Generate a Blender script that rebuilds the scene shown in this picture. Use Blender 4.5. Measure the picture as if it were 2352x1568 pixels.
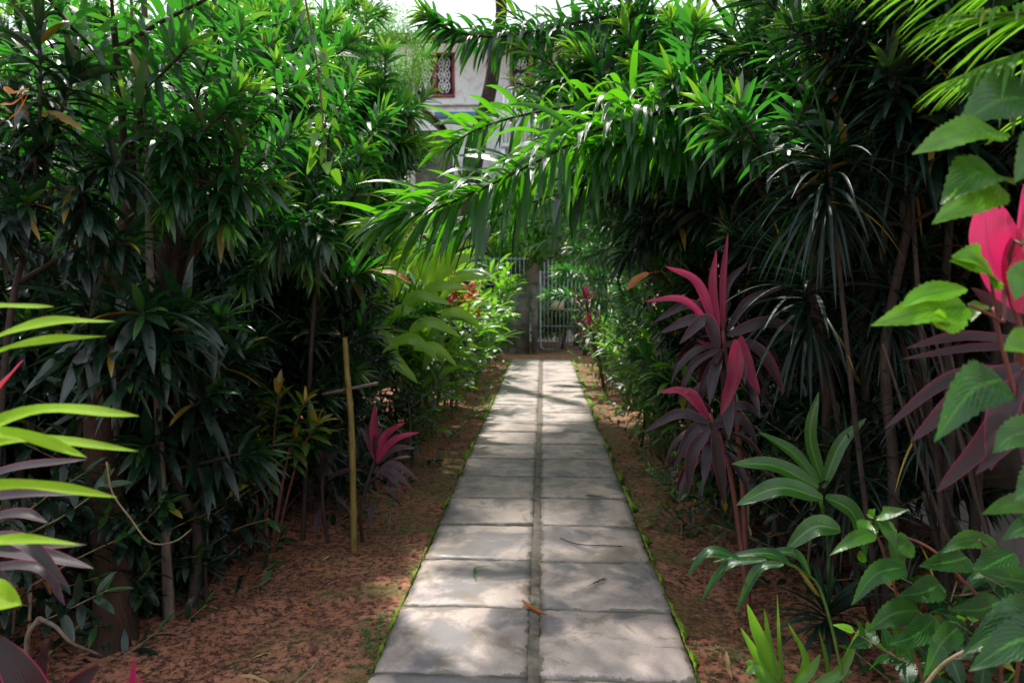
import bpy, math, random
import numpy as np
from mathutils import Vector
R = math.radians
scene = bpy.context.scene
for o in list(bpy.data.objects): bpy.data.objects.remove(o)

# ------------------------------------------------------------------ camera, sky, sun, exposure
FPX, PITCH, YAW, CH = 1650.0, math.atan(121/1650.0), math.atan(71/1650.0), 1.5
cam_d = bpy.data.cameras.new('camera'); cam = bpy.data.objects.new('camera', cam_d)
scene.collection.objects.link(cam); scene.camera = cam
cam.location = (0, 0, CH); cam.rotation_euler = (R(90)-PITCH, 0, YAW)
cam_d.sensor_width = 36; cam_d.lens = FPX/2352*36
cam_d.clip_start = 0.05; cam_d.clip_end = 900
cam_d.dof.use_dof = True; cam_d.dof.focus_distance = 3.1; cam_d.dof.aperture_fstop = 3.2
SUN_EL, SUN_AZ = R(57), R(-18)          # azimuth from +Y towards +X
w = bpy.data.worlds.new('World'); scene.world = w; w.use_nodes = True
nt = w.node_tree; nt.nodes.clear()
out = nt.nodes.new('ShaderNodeOutputWorld'); bg = nt.nodes.new('ShaderNodeBackground')
sky = nt.nodes.new('ShaderNodeTexSky'); sky.sky_type = 'NISHITA'; sky.sun_disc = False
sky.sun_elevation = SUN_EL; sky.sun_rotation = SUN_AZ; sky.dust_density = 2.0; sky.air_density = 1.0
tc = nt.nodes.new('ShaderNodeTexCoord'); cn = nt.nodes.new('ShaderNodeTexNoise'); cn.inputs['Scale'].default_value = 2.2
cn.inputs['Detail'].default_value = 6
cr = nt.nodes.new('ShaderNodeValToRGB'); cr.color_ramp.elements[0].position = .34; cr.color_ramp.elements[1].position = .56
mx = nt.nodes.new('ShaderNodeMix'); mx.data_type = 'RGBA'; mx.inputs['B'].default_value = (10.5, 11.0, 12.0, 1)
nt.links.new(tc.outputs['Generated'], cn.inputs['Vector']); nt.links.new(cn.outputs['Fac'], cr.inputs[0])
nt.links.new(cr.outputs[0], mx.inputs['Factor']); nt.links.new(sky.outputs[0], mx.inputs['A'])
nt.links.new(mx.outputs['Result'], bg.inputs[0]); nt.links.new(bg.outputs[0], out.inputs[0])
bg.inputs[1].default_value = 0.10
sl = bpy.data.lights.new('sun', 'SUN'); sl.energy = 4.3; sl.angle = R(2.0); sl.color = (1, .95, .86)
so = bpy.data.objects.new('sun', sl); scene.collection.objects.link(so)
sd = Vector((math.sin(SUN_AZ)*math.cos(SUN_EL), math.cos(SUN_AZ)*math.cos(SUN_EL), math.sin(SUN_EL)))
so.rotation_euler = sd.to_track_quat('Z', 'Y').to_euler(); so.location = (0, 0, 12)
vs = scene.view_settings; vs.view_transform = 'Standard'; vs.look = 'None'; vs.gamma = 1; vs.use_curve_mapping = False
vs.exposure = 0.75
cy = scene.cycles; cy.max_bounces = 7; cy.diffuse_bounces = 3; cy.glossy_bounces = 2; cy.transmission_bounces = 5
cy.transparent_max_bounces = 6; cy.use_denoising = True; cy.sample_clamp_indirect = 4; cy.caustics_reflective = False; cy.caustics_refractive = False

# ------------------------------------------------------------------ helpers
def V(*a): return np.array(a, float)
def nrm(a): return a/np.maximum(np.linalg.norm(a, axis=-1, keepdims=True), 1e-9)
Z = V(0, 0, 1)
_r = V(math.cos(YAW), math.sin(YAW), 0)
_f = V(-math.sin(YAW)*math.cos(PITCH), math.cos(YAW)*math.cos(PITCH), -math.sin(PITCH))
_u = np.cross(_r, _f)
def ray(px, py): return _f + _r*(px-1176)/FPX + _u*(784-py)/FPX
def at(px, py, Y):
    d = ray(px, py); return V(0, 0, CH) + d*(Y/d[1])
def gnd(px, py):
    d = ray(px, py); return V(0, 0, CH) + d*(-CH/d[2])

def smooth(pts, n):
    P = np.array(pts, float); k = len(P)
    if k == 2:
        t = np.linspace(0, 1, n)[:, None]; return P[0]*(1-t)+P[1]*t
    Q = np.vstack([2*P[0]-P[1], P, 2*P[-1]-P[-2]])
    s = np.linspace(0, k-1-1e-6, n); i = s.astype(int); t = (s-i)[:, None]
    a, b, c, d = Q[i], Q[i+1], Q[i+2], Q[i+3]
    return .5*((2*b)+(-a+c)*t+(2*a-5*b+4*c-d)*t*t+(-a+3*b-3*c+d)*t**3)

class G:
    """mesh collector: verts, quads, one rgba value per vertex"""
    def __init__(s): s.v = []; s.f = []; s.a = []; s.n = 0
    def add(s, v, f, a=None):
        v = np.asarray(v, float).reshape(-1, 3); f = np.asarray(f, int).reshape(-1, 4)
        if a is None: a = np.tile([.5, 0, .5, .5], (len(v), 1))
        s.v.append(v); s.f.append(f+s.n); s.a.append(np.asarray(a, float).reshape(-1, 4)); s.n += len(v)
    def build(s, name, mat, parent=None, shade=True, origin=None):
        v = np.vstack(s.v); f = np.vstack(s.f); a = np.vstack(s.a)
        if origin is not None: v = v-np.asarray(origin)
        if parent is not None: v = v-np.array(WLOC[parent.name])
        me = bpy.data.meshes.new(name); me.vertices.add(len(v)); me.vertices.foreach_set('co', v.ravel().astype(np.float32))
        tri = f[:, 2] == f[:, 3]
        tot = np.where(tri, 3, 4); st = np.concatenate([[0], np.cumsum(tot)[:-1]])
        keep = np.ones(f.shape, bool); keep[tri, 3] = False
        idx = f[keep]
        me.loops.add(len(idx)); me.loops.foreach_set('vertex_index', idx.astype(np.int32))
        me.polygons.add(len(f)); me.polygons.foreach_set('loop_start', st.astype(np.int32)); 
        me.update(calc_edges=True); me.validate()
        if shade: me.polygons.foreach_set('use_smooth', np.ones(len(me.polygons), bool))
        at_ = me.color_attributes.new('L', 'FLOAT_COLOR', 'POINT')
        if len(at_.data) == len(a): at_.data.foreach_set('color', a.ravel().astype(np.float32))
        me.materials.append(mat)
        o = bpy.data.objects.new(name, me); scene.collection.objects.link(o)
        if parent is not None:
            o.parent = parent; WLOC[o.name] = tuple(WLOC[parent.name])
        else:
            o.location = tuple(float(c) for c in origin) if origin is not None else (0, 0, 0); WLOC[o.name] = tuple(o.location)
        return o
    def box(s, lo, hi, a=None):
        x0, y0, z0 = lo; x1, y1, z1 = hi
        v = [(x0,y0,z0),(x1,y0,z0),(x1,y1,z0),(x0,y1,z0),(x0,y0,z1),(x1,y0,z1),(x1,y1,z1),(x0,y1,z1)]
        s.add(v, [(3,2,1,0),(4,5,6,7),(0,1,5,4),(1,2,6,5),(2,3,7,6),(3,0,4,7)], a)
    def tube(s, pts, rad, n=7, a=None, bump=0, rng=None):
        P = np.asarray(pts, float); k = len(P); rad = np.broadcast_to(np.asarray(rad, float), (k,))
        T = nrm(np.gradient(P, axis=0)); ref = V(1, 0, 0) if abs(T[0][0]) < .8 else V(0, 1, 0)
        A = nrm(ref-T*(T@ref)[:, None]); B = np.cross(T, A)
        th = np.linspace(0, 2*np.pi, n, endpoint=False)
        rr = rad[:, None]*np.ones((1, n))
        if bump and rng is not None: rr = rr*(1+bump*(rng.random((k, n))-.5)+bump*np.sin(th*3+rng.random()*6)[None]*.6)
        v = P[:, None]+A[:, None]*(np.cos(th)[None, :, None]*rr[..., None])+B[:, None]*(np.sin(th)[None, :, None]*rr[..., None])
        i = np.arange(k-1)[:, None]*n; j = np.arange(n)[None]; j2 = (j+1) % n
        f = np.stack([i+j, i+j2, i+n+j2, i+n+j], -1).reshape(-1, 4)
        v = v.reshape(-1, 3); m = len(v)
        v = np.vstack([v, P[0], P[-1]])
        c0 = [(m, (q+1) % n, q, q) for q in range(n)]; c1 = [(m+1, (k-1)*n+q, (k-1)*n+(q+1) % n, (k-1)*n+(q+1) % n) for q in range(n)]
        f = np.vstack([f, c0, c1])
        if a is None:
            tt = np.repeat(np.linspace(0, 1, k), n); aa = np.zeros((m+2, 4)); aa[:m, 0] = .5; aa[:m, 3] = tt; aa[:m, 2] = np.tile(np.arange(n)/n, k); aa[m:, 0] = .5
        else: aa = np.tile(a, (m+2, 1))
        s.add(v, f, aa)
    def leaves(s, P, D, L, W, droop, rng, prof='lance', seg=6, fold=.3, wave=.0, roll=.35, young=0., var=None, curl=0., S=None):
        P = np.asarray(P, float).reshape(-1, 3); N = len(P); D = nrm(np.asarray(D, float).reshape(-1, 3))
        bc = lambda x: np.broadcast_to(np.asarray(x, float), (N,)).copy()
        L, W, droop, young = bc(L), bc(W), bc(droop), bc(young)
        var = rng.random(N) if var is None else bc(var)
        t = np.linspace(0, 1, seg+1)
        d = nrm(D[:, None]-Z*(droop[:, None]*t[None]**1.15)[..., None])
        step = (L/seg)[:, None, None]*d
        C = P[:, None]+np.concatenate([np.zeros((N, 1, 3)), np.cumsum(.5*(step[:, :-1]+step[:, 1:]), 1)], 1)
        up = Z+rng.normal(0, .12, (N, 3))
        if S is None:
            S = nrm(np.cross(D, up)); bad = np.abs(D[:, 2]) > .985
            if bad.any(): S[bad] = nrm(np.cross(D[bad], rng.normal(0, 1, (bad.sum(), 3))))
        ro = rng.normal(0, roll, N)[:, None]
        S = nrm(S*np.cos(ro)+np.cross(D, S)*np.sin(ro))
        St = nrm(S[:, None]-d*(np.sum(S[:, None]*d, -1, keepdims=True))); n_ = np.cross(St, d)
        if prof == 'lance': pw = np.sin(np.pi*np.clip(t, 0, 1)**.75)**.85; pw[0] = .16
        elif prof == 'strap': pw = np.minimum(1, .35+2.6*t)*(1-t**2.6)**.8
        elif prof == 'broad': pw = np.sin(np.pi*t**.85)**.7; pw[0] = .06
        elif prof == 'petiole': pw = np.where(t < .22, .09+.1*t, np.sin(np.pi*np.clip((t-.18)/.82, 0, 1)**.8)**.75)
        elif prof == 'ovate':
            pw = np.sin(np.pi*np.clip(t, 0, 1)**.55)**.95; pw[0] = .25
            pw = pw*(1+.13*(np.arange(seg+1) % 2))
        elif prof == 'heart': pw = np.sqrt(np.clip(1-t, 0, 1))*(1.0-.15*t); pw[0] = .55
        pw = pw.copy(); pw[-1] = .015
        h = (W/2)[:, None]*pw[None]
        fo = fold*(1+.4*rng.standard_normal(N))[:, None]
        wv = wave*np.sin(t[None]*(9+4*rng.random((N, 1)))+rng.random((N, 1))*6)*h
        wv2 = wave*np.sin(t[None]*(9+4*rng.random((N, 1)))+rng.random((N, 1))*6)*h
        a1 = C+St*(h*np.cos(fo))[..., None]+n_*(h*np.sin(fo)+wv)[..., None]
        a2 = C-St*(h*np.cos(fo))[..., None]+n_*(h*np.sin(fo)+wv2)[..., None]
        v = np.stack([a1, C, a2], 2).reshape(-1, 3)
        b = (np.arange(N)*(seg+1)*3)[:, None, None]; i = (np.arange(seg)*3)[None, :, None]; j = np.arange(2)[None, None]
        q = b+i+j; f = np.stack([q, q+1, q+4, q+3], -1).reshape(-1, 4)
        A = np.zeros((N, seg+1, 3, 4)); A[..., 0] = var[:, None, None]; A[..., 1] = young[:, None, None]
        A[..., 2] = np.array([0, .5, 1])[None, None]; A[..., 3] = t[None, :, None]
        s.add(v, f, A)

WLOC = {}
def thing(name, label, cat, loc=(0, 0, 0), group=None):
    o = bpy.data.objects.new(name, None); o.empty_display_size = .1; scene.collection.objects.link(o); o.location = tuple(loc)
    WLOC[o.name] = tuple(loc)
    o['label'] = label; o['category'] = cat
    if group: o['group'] = group
    return o
def tag(o, label, cat, group=None, kind=None):
    o['label'] = label; o['category'] = cat
    if group: o['group'] = group
    if kind: o['kind'] = kind
    return o

# ------------------------------------------------------------------ materials
def newmat(name):
    m = bpy.data.materials.new(name); m.use_nodes = True; t = m.node_tree; t.nodes.clear()
    return m, t, t.nodes.new('ShaderNodeOutputMaterial')
def nd(t, kind, **kw):
    n = t.nodes.new(kind)
    for k, v in kw.items():
        if k in n.inputs.keys(): n.inputs[k].default_value = v
        else: setattr(n, k, v)
    return n
def mixc(t, fac, a, b, mode='MIX'):
    m = t.nodes.new('ShaderNodeMix'); m.data_type = 'RGBA'; m.blend_type = mode; m.clamp_factor = True
    for inp, val in (('Factor', fac), ('A', a), ('B', b)):
        if hasattr(val, 'is_linked') or isinstance(val, bpy.types.NodeSocket): t.links.new(val, m.inputs[inp])
        else: m.inputs[inp].default_value = val if inp == 'Factor' else (*val, 1)
    return m.outputs['Result']
def mth(t, op, a, b=0.5, clamp=False):
    m = t.nodes.new('ShaderNodeMath'); m.operation = op; m.use_clamp = clamp
    for i, val in enumerate((a, b)):
        if isinstance(val, bpy.types.NodeSocket): t.links.new(val, m.inputs[i])
        else: m.inputs[i].default_value = val
    return m.outputs[0]
def ramp(t, fac, p0, p1, c0=(0, 0, 0), c1=(1, 1, 1)):
    r = t.nodes.new('ShaderNodeValToRGB'); r.color_ramp.elements[0].position = p0; r.color_ramp.elements[1].position = p1
    r.color_ramp.elements[0].color = (*c0, 1); r.color_ramp.elements[1].color = (*c1, 1); t.links.new(fac, r.inputs[0]); return r.outputs[0]
def noise(t, scale, detail=4, rough=.55, vec=None, dist=0):
    n = nd(t, 'ShaderNodeTexNoise', Scale=scale, Detail=detail, Roughness=rough, Distortion=dist)
    if vec is None:
        tc = t.nodes.new('ShaderNodeTexCoord'); vec = tc.outputs['Object']
    t.links.new(vec, n.inputs['Vector']); return n.outputs['Fac']

def leafmat(name, dark, mid, young, trans, rib=None, edge=None, rough=.3, spec=.8, streak=.35, streakc=None, tw=.36, ytrans=None, vein='par', spots=None):
    m, t, out = newmat(name)
    at_ = nd(t, 'ShaderNodeAttribute', attribute_name='L'); sp = t.nodes.new('ShaderNodeSeparateColor'); t.links.new(at_.outputs['Color'], sp.inputs[0])
    var, yg, u = sp.outputs[0], sp.outputs[1], sp.outputs[2]; vv = at_.outputs['Alpha']
    oi = t.nodes.new('ShaderNodeObjectInfo')
    nz = noise(t, 9, 3)
    vf = mth(t, 'ADD', mth(t, 'MULTIPLY', var, .75), mth(t, 'MULTIPLY', oi.outputs['Random'], .25))
    c = mixc(t, vf, dark, mid); c = mixc(t, mth(t, 'MULTIPLY', nz, .35), c, mid)
    c = mixc(t, yg, c, young)
    cx = t.nodes.new('ShaderNodeCombineXYZ'); t.links.new(mth(t, 'MULTIPLY', u, 9.0), cx.inputs[0]); t.links.new(mth(t, 'MULTIPLY', vv, 1.6), cx.inputs[1]); t.links.new(mth(t, 'MULTIPLY', var, 40.0), cx.inputs[2])
    sk = ramp(t, noise(t, 1.6, 5, .65, cx.outputs[0]), .42, .66); c = mixc(t, mth(t, 'MULTIPLY', sk, streak), c, streakc or dark)
    c = mixc(t, mth(t, 'MULTIPLY', mth(t, 'GREATER_THAN', var, .982), .85), c, (.34, .24, .03))
    if spots: c = mixc(t, ramp(t, noise(t, 70, 3), .64, .69), c, spots)
    au = mth(t, 'ABSOLUTE', mth(t, 'SUBTRACT', u, .5))
    if vein == 'par':
        ph = mth(t, 'SINE', mth(t, 'MULTIPLY', au, 90.0))
    else:
        ph = mth(t, 'SINE', mth(t, 'ADD', mth(t, 'MULTIPLY', vv, 62.0), mth(t, 'MULTIPLY', au, -52.0)))
    ph = mth(t, 'MULTIPLY', mth(t, 'ADD', ph, 1.0), .5)
    c = mixc(t, mth(t, 'MULTIPLY', mth(t, 'POWER', ph, 4.0), .22), c, tuple(min(1, x*2.2+.02) for x in mid))
    if rib: c = mixc(t, mth(t, 'LESS_THAN', au, .045), c, rib)
    if edge: c = mixc(t, mth(t, 'GREATER_THAN', au, .465), c, edge)
    # brown tips and blemishes belong to the leaf itself
    tip = mth(t, 'MULTIPLY', mth(t, 'GREATER_THAN', mth(t, 'ADD', vv, mth(t, 'MULTIPLY', var, .03)), 1.0), .7)
    c = mixc(t, tip, c, (.16, .09, .03))
    b = t.nodes.new('ShaderNodeBsdfPrincipled'); t.links.new(c, b.inputs['Base Color'])
    t.links.new(mth(t, 'ADD', rough-.06, mth(t, 'MULTIPLY', nz, .16)), b.inputs['Roughness']); b.inputs['Specular IOR Level'].default_value = spec
    bp = nd(t, 'ShaderNodeBump', Strength=.35, Distance=.002); t.links.new(ph, bp.inputs['Height']); t.links.new(bp.outputs[0], b.inputs['Normal'])
    tr = t.nodes.new('ShaderNodeBsdfTranslucent'); tcv = mixc(t, yg, trans, ytrans or tuple(min(1, x*1.7+.03) for x in trans))
    tcv = mixc(t, mth(t, 'MULTIPLY', ph, .3), tcv, tuple(x*.5 for x in trans))
    if edge: tcv = mixc(t, mth(t, 'GREATER_THAN', au, .465), tcv, edge)
    t.links.new(tcv, tr.inputs[0])
    ms = t.nodes.new('ShaderNodeMixShader'); ms.inputs[0].default_value = tw
    t.links.new(b.outputs[0], ms.inputs[1]); t.links.new(tr.outputs[0], ms.inputs[2]); t.links.new(ms.outputs[0], out.inputs[0])
    return m
def surfmat(name, c0, c1, scale=6, rough=.8, c2=None, s2=40, bump=.4, bdist=.01, stretch=None, spec=.3, metal=0):
    m, t, out = newmat(name)
    vec = None
    if stretch:
        tc = t.nodes.new('ShaderNodeTexCoord'); mp = t.nodes.new('ShaderNodeMapping'); mp.inputs['Scale'].default_value = stretch
        t.links.new(tc.outputs['Object'], mp.inputs[0]); vec = mp.outputs[0]
    n1 = noise(t, scale, 6, .6, vec); c = mixc(t, ramp(t, n1, .35, .65), c0, c1)
    n2 = noise(t, s2, 4, .6, vec)
    if c2: c = mixc(t, ramp(t, n2, .5, .68), c, c2)
    b = t.nodes.new('ShaderNodeBsdfPrincipled'); t.links.new(c, b.inputs['Base Color']); b.inputs['Roughness'].default_value = rough
    b.inputs['Specular IOR Level'].default_value = spec; b.inputs['Metallic'].default_value = metal
    bp = nd(t, 'ShaderNodeBump', Strength=bump, Distance=bdist); t.links.new(mth(t, 'ADD', n1, mth(t, 'MULTIPLY', n2, .6)), bp.inputs['Height'])
    t.links.new(bp.outputs[0], b.inputs['Normal']); t.links.new(b.outputs[0], out.inputs[0]); return m

M = {}
M['drac'] = leafmat('dracaena_leaf', (.003, .017, .009), (.009, .048, .013), (.12, .30, .02), (.06, .36, .022), rough=.29, spec=1.3, tw=.38, ytrans=(.36, .70, .02))
M['dracdark'] = leafmat('shaded_dracaena_leaf', (.0022, .010, .0065), (.006, .026, .011), (.03, .10, .016), (.015, .10, .008), rough=.24, spec=.7, tw=.18, ytrans=(.16, .42, .02))  # darker copy of the dracaena leaf, thicket shade put into its colour
M['ginger'] = leafmat('ginger_leaf', (.010, .065, .012), (.03, .13, .016), (.17, .40, .025), (.18, .58, .012), rib=(.11, .28, .04), rough=.3, spots=(.2, .16, .04), tw=.42, vein='pin', ytrans=(.38, .74, .03))
M['lime'] = leafmat('lime_leaf', (.16, .36, .012), (.26, .48, .015), (.30, .52, .02), (.55, .90, .02), rib=(.34, .5, .06), rough=.5, spec=.22, tw=.5, spots=(.22, .2, .03))
M['gingerlit'] = leafmat('lit_ginger_leaf', (.06, .18, .015), (.11, .28, .02), (.22, .45, .03), (.32, .72, .02), rib=(.25, .42, .08), rough=.3, spec=.6, tw=.46, vein='pin', spots=(.25, .2, .04))  # brighter copy of the ginger leaf with sunlight painted into the colour
M['hibis'] = leafmat('hibiscus_leaf', (.004, .032, .009), (.011, .065, .012), (.13, .36, .010), (.06, .28, .006), rib=(.05, .17, .025), spots=(.14, .10, .03), rough=.3, spec=.5, tw=.36, vein='pin', ytrans=(.32, .72, .02))
M['cord'] = leafmat('cordyline_leaf', (.006, .006, .008), (.015, .011, .016), (.36, .02, .08), (.03, .008, .014), edge=(.24, .015, .055), streak=.8, streakc=(.014, .006, .010), rough=.32, spec=.5, tw=.26, ytrans=(.62, .02, .12))
M['cordplum'] = leafmat('plum_cordyline_leaf', (.016, .017, .018), (.045, .036, .044), (.30, .03, .08), (.09, .035, .045), edge=(.30, .03, .09), rough=.42, spec=.35, tw=.22, ytrans=(.5, .04, .12))
M['pinkleaf'] = leafmat('pink_leaf', (.38, .012, .07), (.52, .02, .11), (.62, .03, .15), (.85, .03, .18), rib=(.3, .01, .06), rough=.34, tw=.4)
M['croton'] = leafmat('croton_leaf', (.02, .08, .015), (.05, .14, .02), (.55, .30, .02), (.20, .40, .015), rib=(.35, .08, .04), rough=.28, tw=.36, vein='pin', ytrans=(.8, .5, .03))
M['orange'] = leafmat('withered_leaf', (.42, .10, .02), (.55, .20, .03), (.5, .3, .05), (.8, .28, .03), rib=(.3, .06, .02), rough=.45, tw=.4)
M['red'] = leafmat('red_bract', (.5, .012, .03), (.65, .03, .05), (.7, .05, .1), (.8, .03, .08), rough=.4, tw=.3)
M['feather'] = leafmat('fine_leaflet', (.03, .10, .015), (.05, .17, .02), (.14, .32, .03), (.16, .50, .02), rough=.45, tw=.42)
M['tree'] = leafmat('tree_leaf', (.02, .09, .015), (.05, .18, .02), (.14, .34, .03), (.20, .58, .02), rough=.36, tw=.45)
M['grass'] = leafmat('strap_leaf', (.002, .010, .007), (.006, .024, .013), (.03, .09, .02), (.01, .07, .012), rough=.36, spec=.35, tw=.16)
M['arch'] = leafmat('lit_dracaena_leaf', (.005, .030, .010), (.014, .075, .014), (.13, .32, .015), (.15, .58, .01), rough=.24, spec=.6, tw=.42, ytrans=(.36, .70, .02))  # dracaena leaf again, backlight on the arching branch put into its colour
M['palm'] = leafmat('palm_leaflet', (.03, .12, .014), (.06, .20, .02), (.14, .32, .03), (.22, .55, .02), rib=(.12, .28, .04), rough=.3, tw=.42)
M['bark'] = surfmat('bark', (.018, .012, .009), (.055, .040, .029), 14, .85, (.03, .022, .018), 60, .8, .01, (1, 1, .35))
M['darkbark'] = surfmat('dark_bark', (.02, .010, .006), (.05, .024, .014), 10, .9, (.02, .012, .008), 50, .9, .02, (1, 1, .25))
M['paletrunk'] = surfmat('pale_bark', (.07, .052, .038), (.15, .12, .09), 16, .85, (.07, .05, .04), 50, .7, .01, (1, 1, .4))
M['twig'] = surfmat('twig', (.12, .09, .05), (.22, .17, .10), 30, .7)
M['greenstem'] = surfmat('green_stem', (.05, .12, .02), (.10, .18, .03), 20, .45, bump=.2)
M['redstem'] = surfmat('red_stem', (.09, .03, .03), (.14, .05, .04), 20, .5, bump=.2)
M['bamboo'] = surfmat('yellow_cane', (.13, .095, .022), (.22, .165, .04), 12, .5, (.08, .055, .02), 26, .5, .004, (1, 1, .3))

def soil_mat():
    m, t, out = newmat('soil')
    tc = t.nodes.new('ShaderNodeTexCoord'); o = tc.outputs['Object']; sx = t.nodes.new('ShaderNodeSeparateXYZ'); t.links.new(o, sx.inputs[0])
    n1 = noise(t, 2.3, 7, .65, o); n2 = noise(t, 30, 8, .75, o); n3 = noise(t, 120, 3, .6, o)
    c = mixc(t, ramp(t, n1, .36, .64), (.27, .098, .052), (.50, .215, .125)); c = mixc(t, ramp(t, n2, .43, .55), (.055, .024, .015), c)
    c = mixc(t, ramp(t, n3, .60, .72), c, (.40, .24, .17))
    # algae film in the damp strips next to the paving
    ax = mth(t, 'ABSOLUTE', mth(t, 'ADD', sx.outputs[0], .03))
    near = mth(t, 'SUBTRACT', 1.0, mth(t, 'MULTIPLY', mth(t, 'SUBTRACT', ax, .62), 1.25), True)
    gm = mth(t, 'MULTIPLY', ramp(t, noise(t, 5, 6, .7, o), .46, .62), near)
    c = mixc(t, mth(t, 'MULTIPLY', gm, .85), c, (.115, .13, .04))
    b = t.nodes.new('ShaderNodeBsdfPrincipled'); t.links.new(c, b.inputs['Base Color']); b.inputs['Roughness'].default_value = .85
    b.inputs['Specular IOR Level'].default_value = .25
    bp = nd(t, 'ShaderNodeBump', Strength=.8, Distance=.02); t.links.new(mth(t, 'ADD', n2, mth(t, 'MULTIPLY', n3, .35)), bp.inputs['Height']); t.links.new(bp.outputs[0], b.inputs['Normal'])
    t.links.new(b.outputs[0], out.inputs[0]); return m
def slab_mat():
    m, t, out = newmat('paving_slab')
    at_ = nd(t, 'ShaderNodeAttribute', attribute_name='L'); sp = t.nodes.new('ShaderNodeSeparateColor'); t.links.new(at_.outputs['Color'], sp.inputs[0])
    tc = t.nodes.new('ShaderNodeTexCoord'); o = tc.outputs['Object']
    off = t.nodes.new('ShaderNodeVectorMath'); off.operation = 'MULTIPLY_ADD'; cb = t.nodes.new('ShaderNodeCombineXYZ')
    for i in range(3): t.links.new(sp.outputs[0], cb.inputs[i])
    t.links.new(cb.outputs[0], off.inputs[0]); off.inputs[1].default_value = (37, 53, 11); t.links.new(o, off.inputs[2]); vec = off.outputs[0]
    n1 = noise(t, 2.6, 8, .62, vec, .6); n2 = noise(t, 9, 7, .65, vec, .4); n3 = noise(t, 90, 3, .6, vec)
    base = mixc(t, sp.outputs[0], (.235, .190, .172), (.40, .322, .285))
    c = mixc(t, ramp(t, n2, .38, .66), base, (.44, .365, .32))
    c = mixc(t, mth(t, 'MULTIPLY', ramp(t, n1, .49, .585), .78), c, (.10, .098, .112))          # dried water stains
    c = mixc(t, mth(t, 'MULTIPLY', ramp(t, noise(t, 3.3, 6, .7, vec, 1.2), .55, .64), .65), c, (.17, .125, .08))
    c = mixc(t, mth(t, 'MULTIPLY', ramp(t, n3, .56, .66), .3), c, (.17, .15, .14)); c = mixc(t, mth(t, 'MULTIPLY', ramp(t, noise(t, 260, 2, .6, vec), .54, .66), .3), c, (.12, .11, .10))
    # dirt gathered along the rim of each slab
    rim = mth(t, 'MULTIPLY', ramp(t, mth(t, 'ADD', sp.outputs[1], mth(t, 'MULTIPLY', mth(t, 'SUBTRACT', n2, .5), .5)), .975, 1.0), .8)
    c = mixc(t, rim, c, (.11, .105, .07))
    b = t.nodes.new('ShaderNodeBsdfPrincipled'); t.links.new(c, b.inputs['Base Color'])
    t.links.new(mth(t, 'SUBTRACT', .68, mth(t, 'MULTIPLY', ramp(t, n1, .45, .62), .24)), b.inputs['Roughness']); b.inputs['Specular IOR Level'].default_value = .4
    bp = nd(t, 'ShaderNodeBump', Strength=.35, Distance=.006); t.links.new(mth(t, 'ADD', n2, mth(t, 'MULTIPLY', n3, .25)), bp.inputs['Height']); t.links.new(bp.outputs[0], b.inputs['Normal'])
    t.links.new(b.outputs[0], out.inputs[0]); return m
M['soil'] = soil_mat(); M['slab'] = slab_mat()
M['joint'] = surfmat('cement_joint', (.12, .098, .078), (.175, .148, .125), 30, .85, (.06, .065, .03), 14, .5, .004)
M['moss'] = surfmat('moss', (.10, .19, .012), (.22, .34, .02), 30, .9, (.05, .07, .015), 60, 1, .01)
M['litter'] = leafmat('dead_leaf', (.08, .04, .025), (.34, .21, .12), (.42, .30, .10), (.3, .15, .05), rough=.6, tw=.15)
M['clod'] = surfmat('earth_clod', (.09, .04, .025), (.22, .10, .065), 30, .95)
M['weed'] = leafmat('weed_leaf', (.03, .09, .02), (.06, .16, .03), (.12, .26, .03), (.12, .36, .02), rough=.45, tw=.35)
M['plaster'] = surfmat('cream_plaster', (.58, .58, .58), (.66, .66, .67), 1.2, .9, (.50, .46, .38), 5, .15, .004)
M['greyplaster'] = surfmat('stained_plaster', (.62, .57, .54), (.72, .67, .63), 2.2, .9, (.45, .39, .34), 6, .3, .006)
M['concrete'] = surfmat('old_concrete', (.07, .07, .055), (.17, .165, .14), 3.5, .95, (.045, .055, .035), 9, .6, .012)
M['roofw'] = surfmat('roof_sheet', (.62, .62, .62), (.74, .73, .71), 3, .6, (.5, .48, .45), 9, .1, .004)
M['maroon'] = surfmat('maroon_paint', (.26, .05, .075), (.34, .08, .11), 8, .45, bump=.1)
M['dkbrown'] = surfmat('dark_timber', (.06, .035, .025), (.12, .07, .045), 9, .8)
M['white'] = surfmat('white_paint', (.68, .70, .74), (.78, .79, .82), 8, .5, bump=.1)
M['blue'] = surfmat('blue_paint', (.07, .19, .34), (.11, .26, .42), 6, .5, (.06, .12, .2), 16, .1)
M['ltblue'] = surfmat('pale_blue_paint', (.12, .20, .30), (.17, .27, .38), 6, .6, (.08, .12, .16), 14, .15)
M['steel'] = surfmat('grey_blue_metal', (.22, .25, .33), (.32, .36, .44), 14, .4, (.16, .12, .11), 30, .15, .002, metal=.3)
M['plate'] = surfmat('weathered_plate', (.42, .36, .27), (.55, .49, .38), 10, .7, (.28, .2, .12), 20, .2)
m, t, out = newmat('window_glass'); b = nd(t, 'ShaderNodeBsdfPrincipled', Roughness=.08); c = mixc(t, ramp(t, noise(t, 5, 2), .45, .55), (.03, .03, .04), (.07, .06, .08)); t.links.new(c, b.inputs['Base Color']); t.links.new(b.outputs[0], out.inputs[0]); M['glass'] = m

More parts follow.
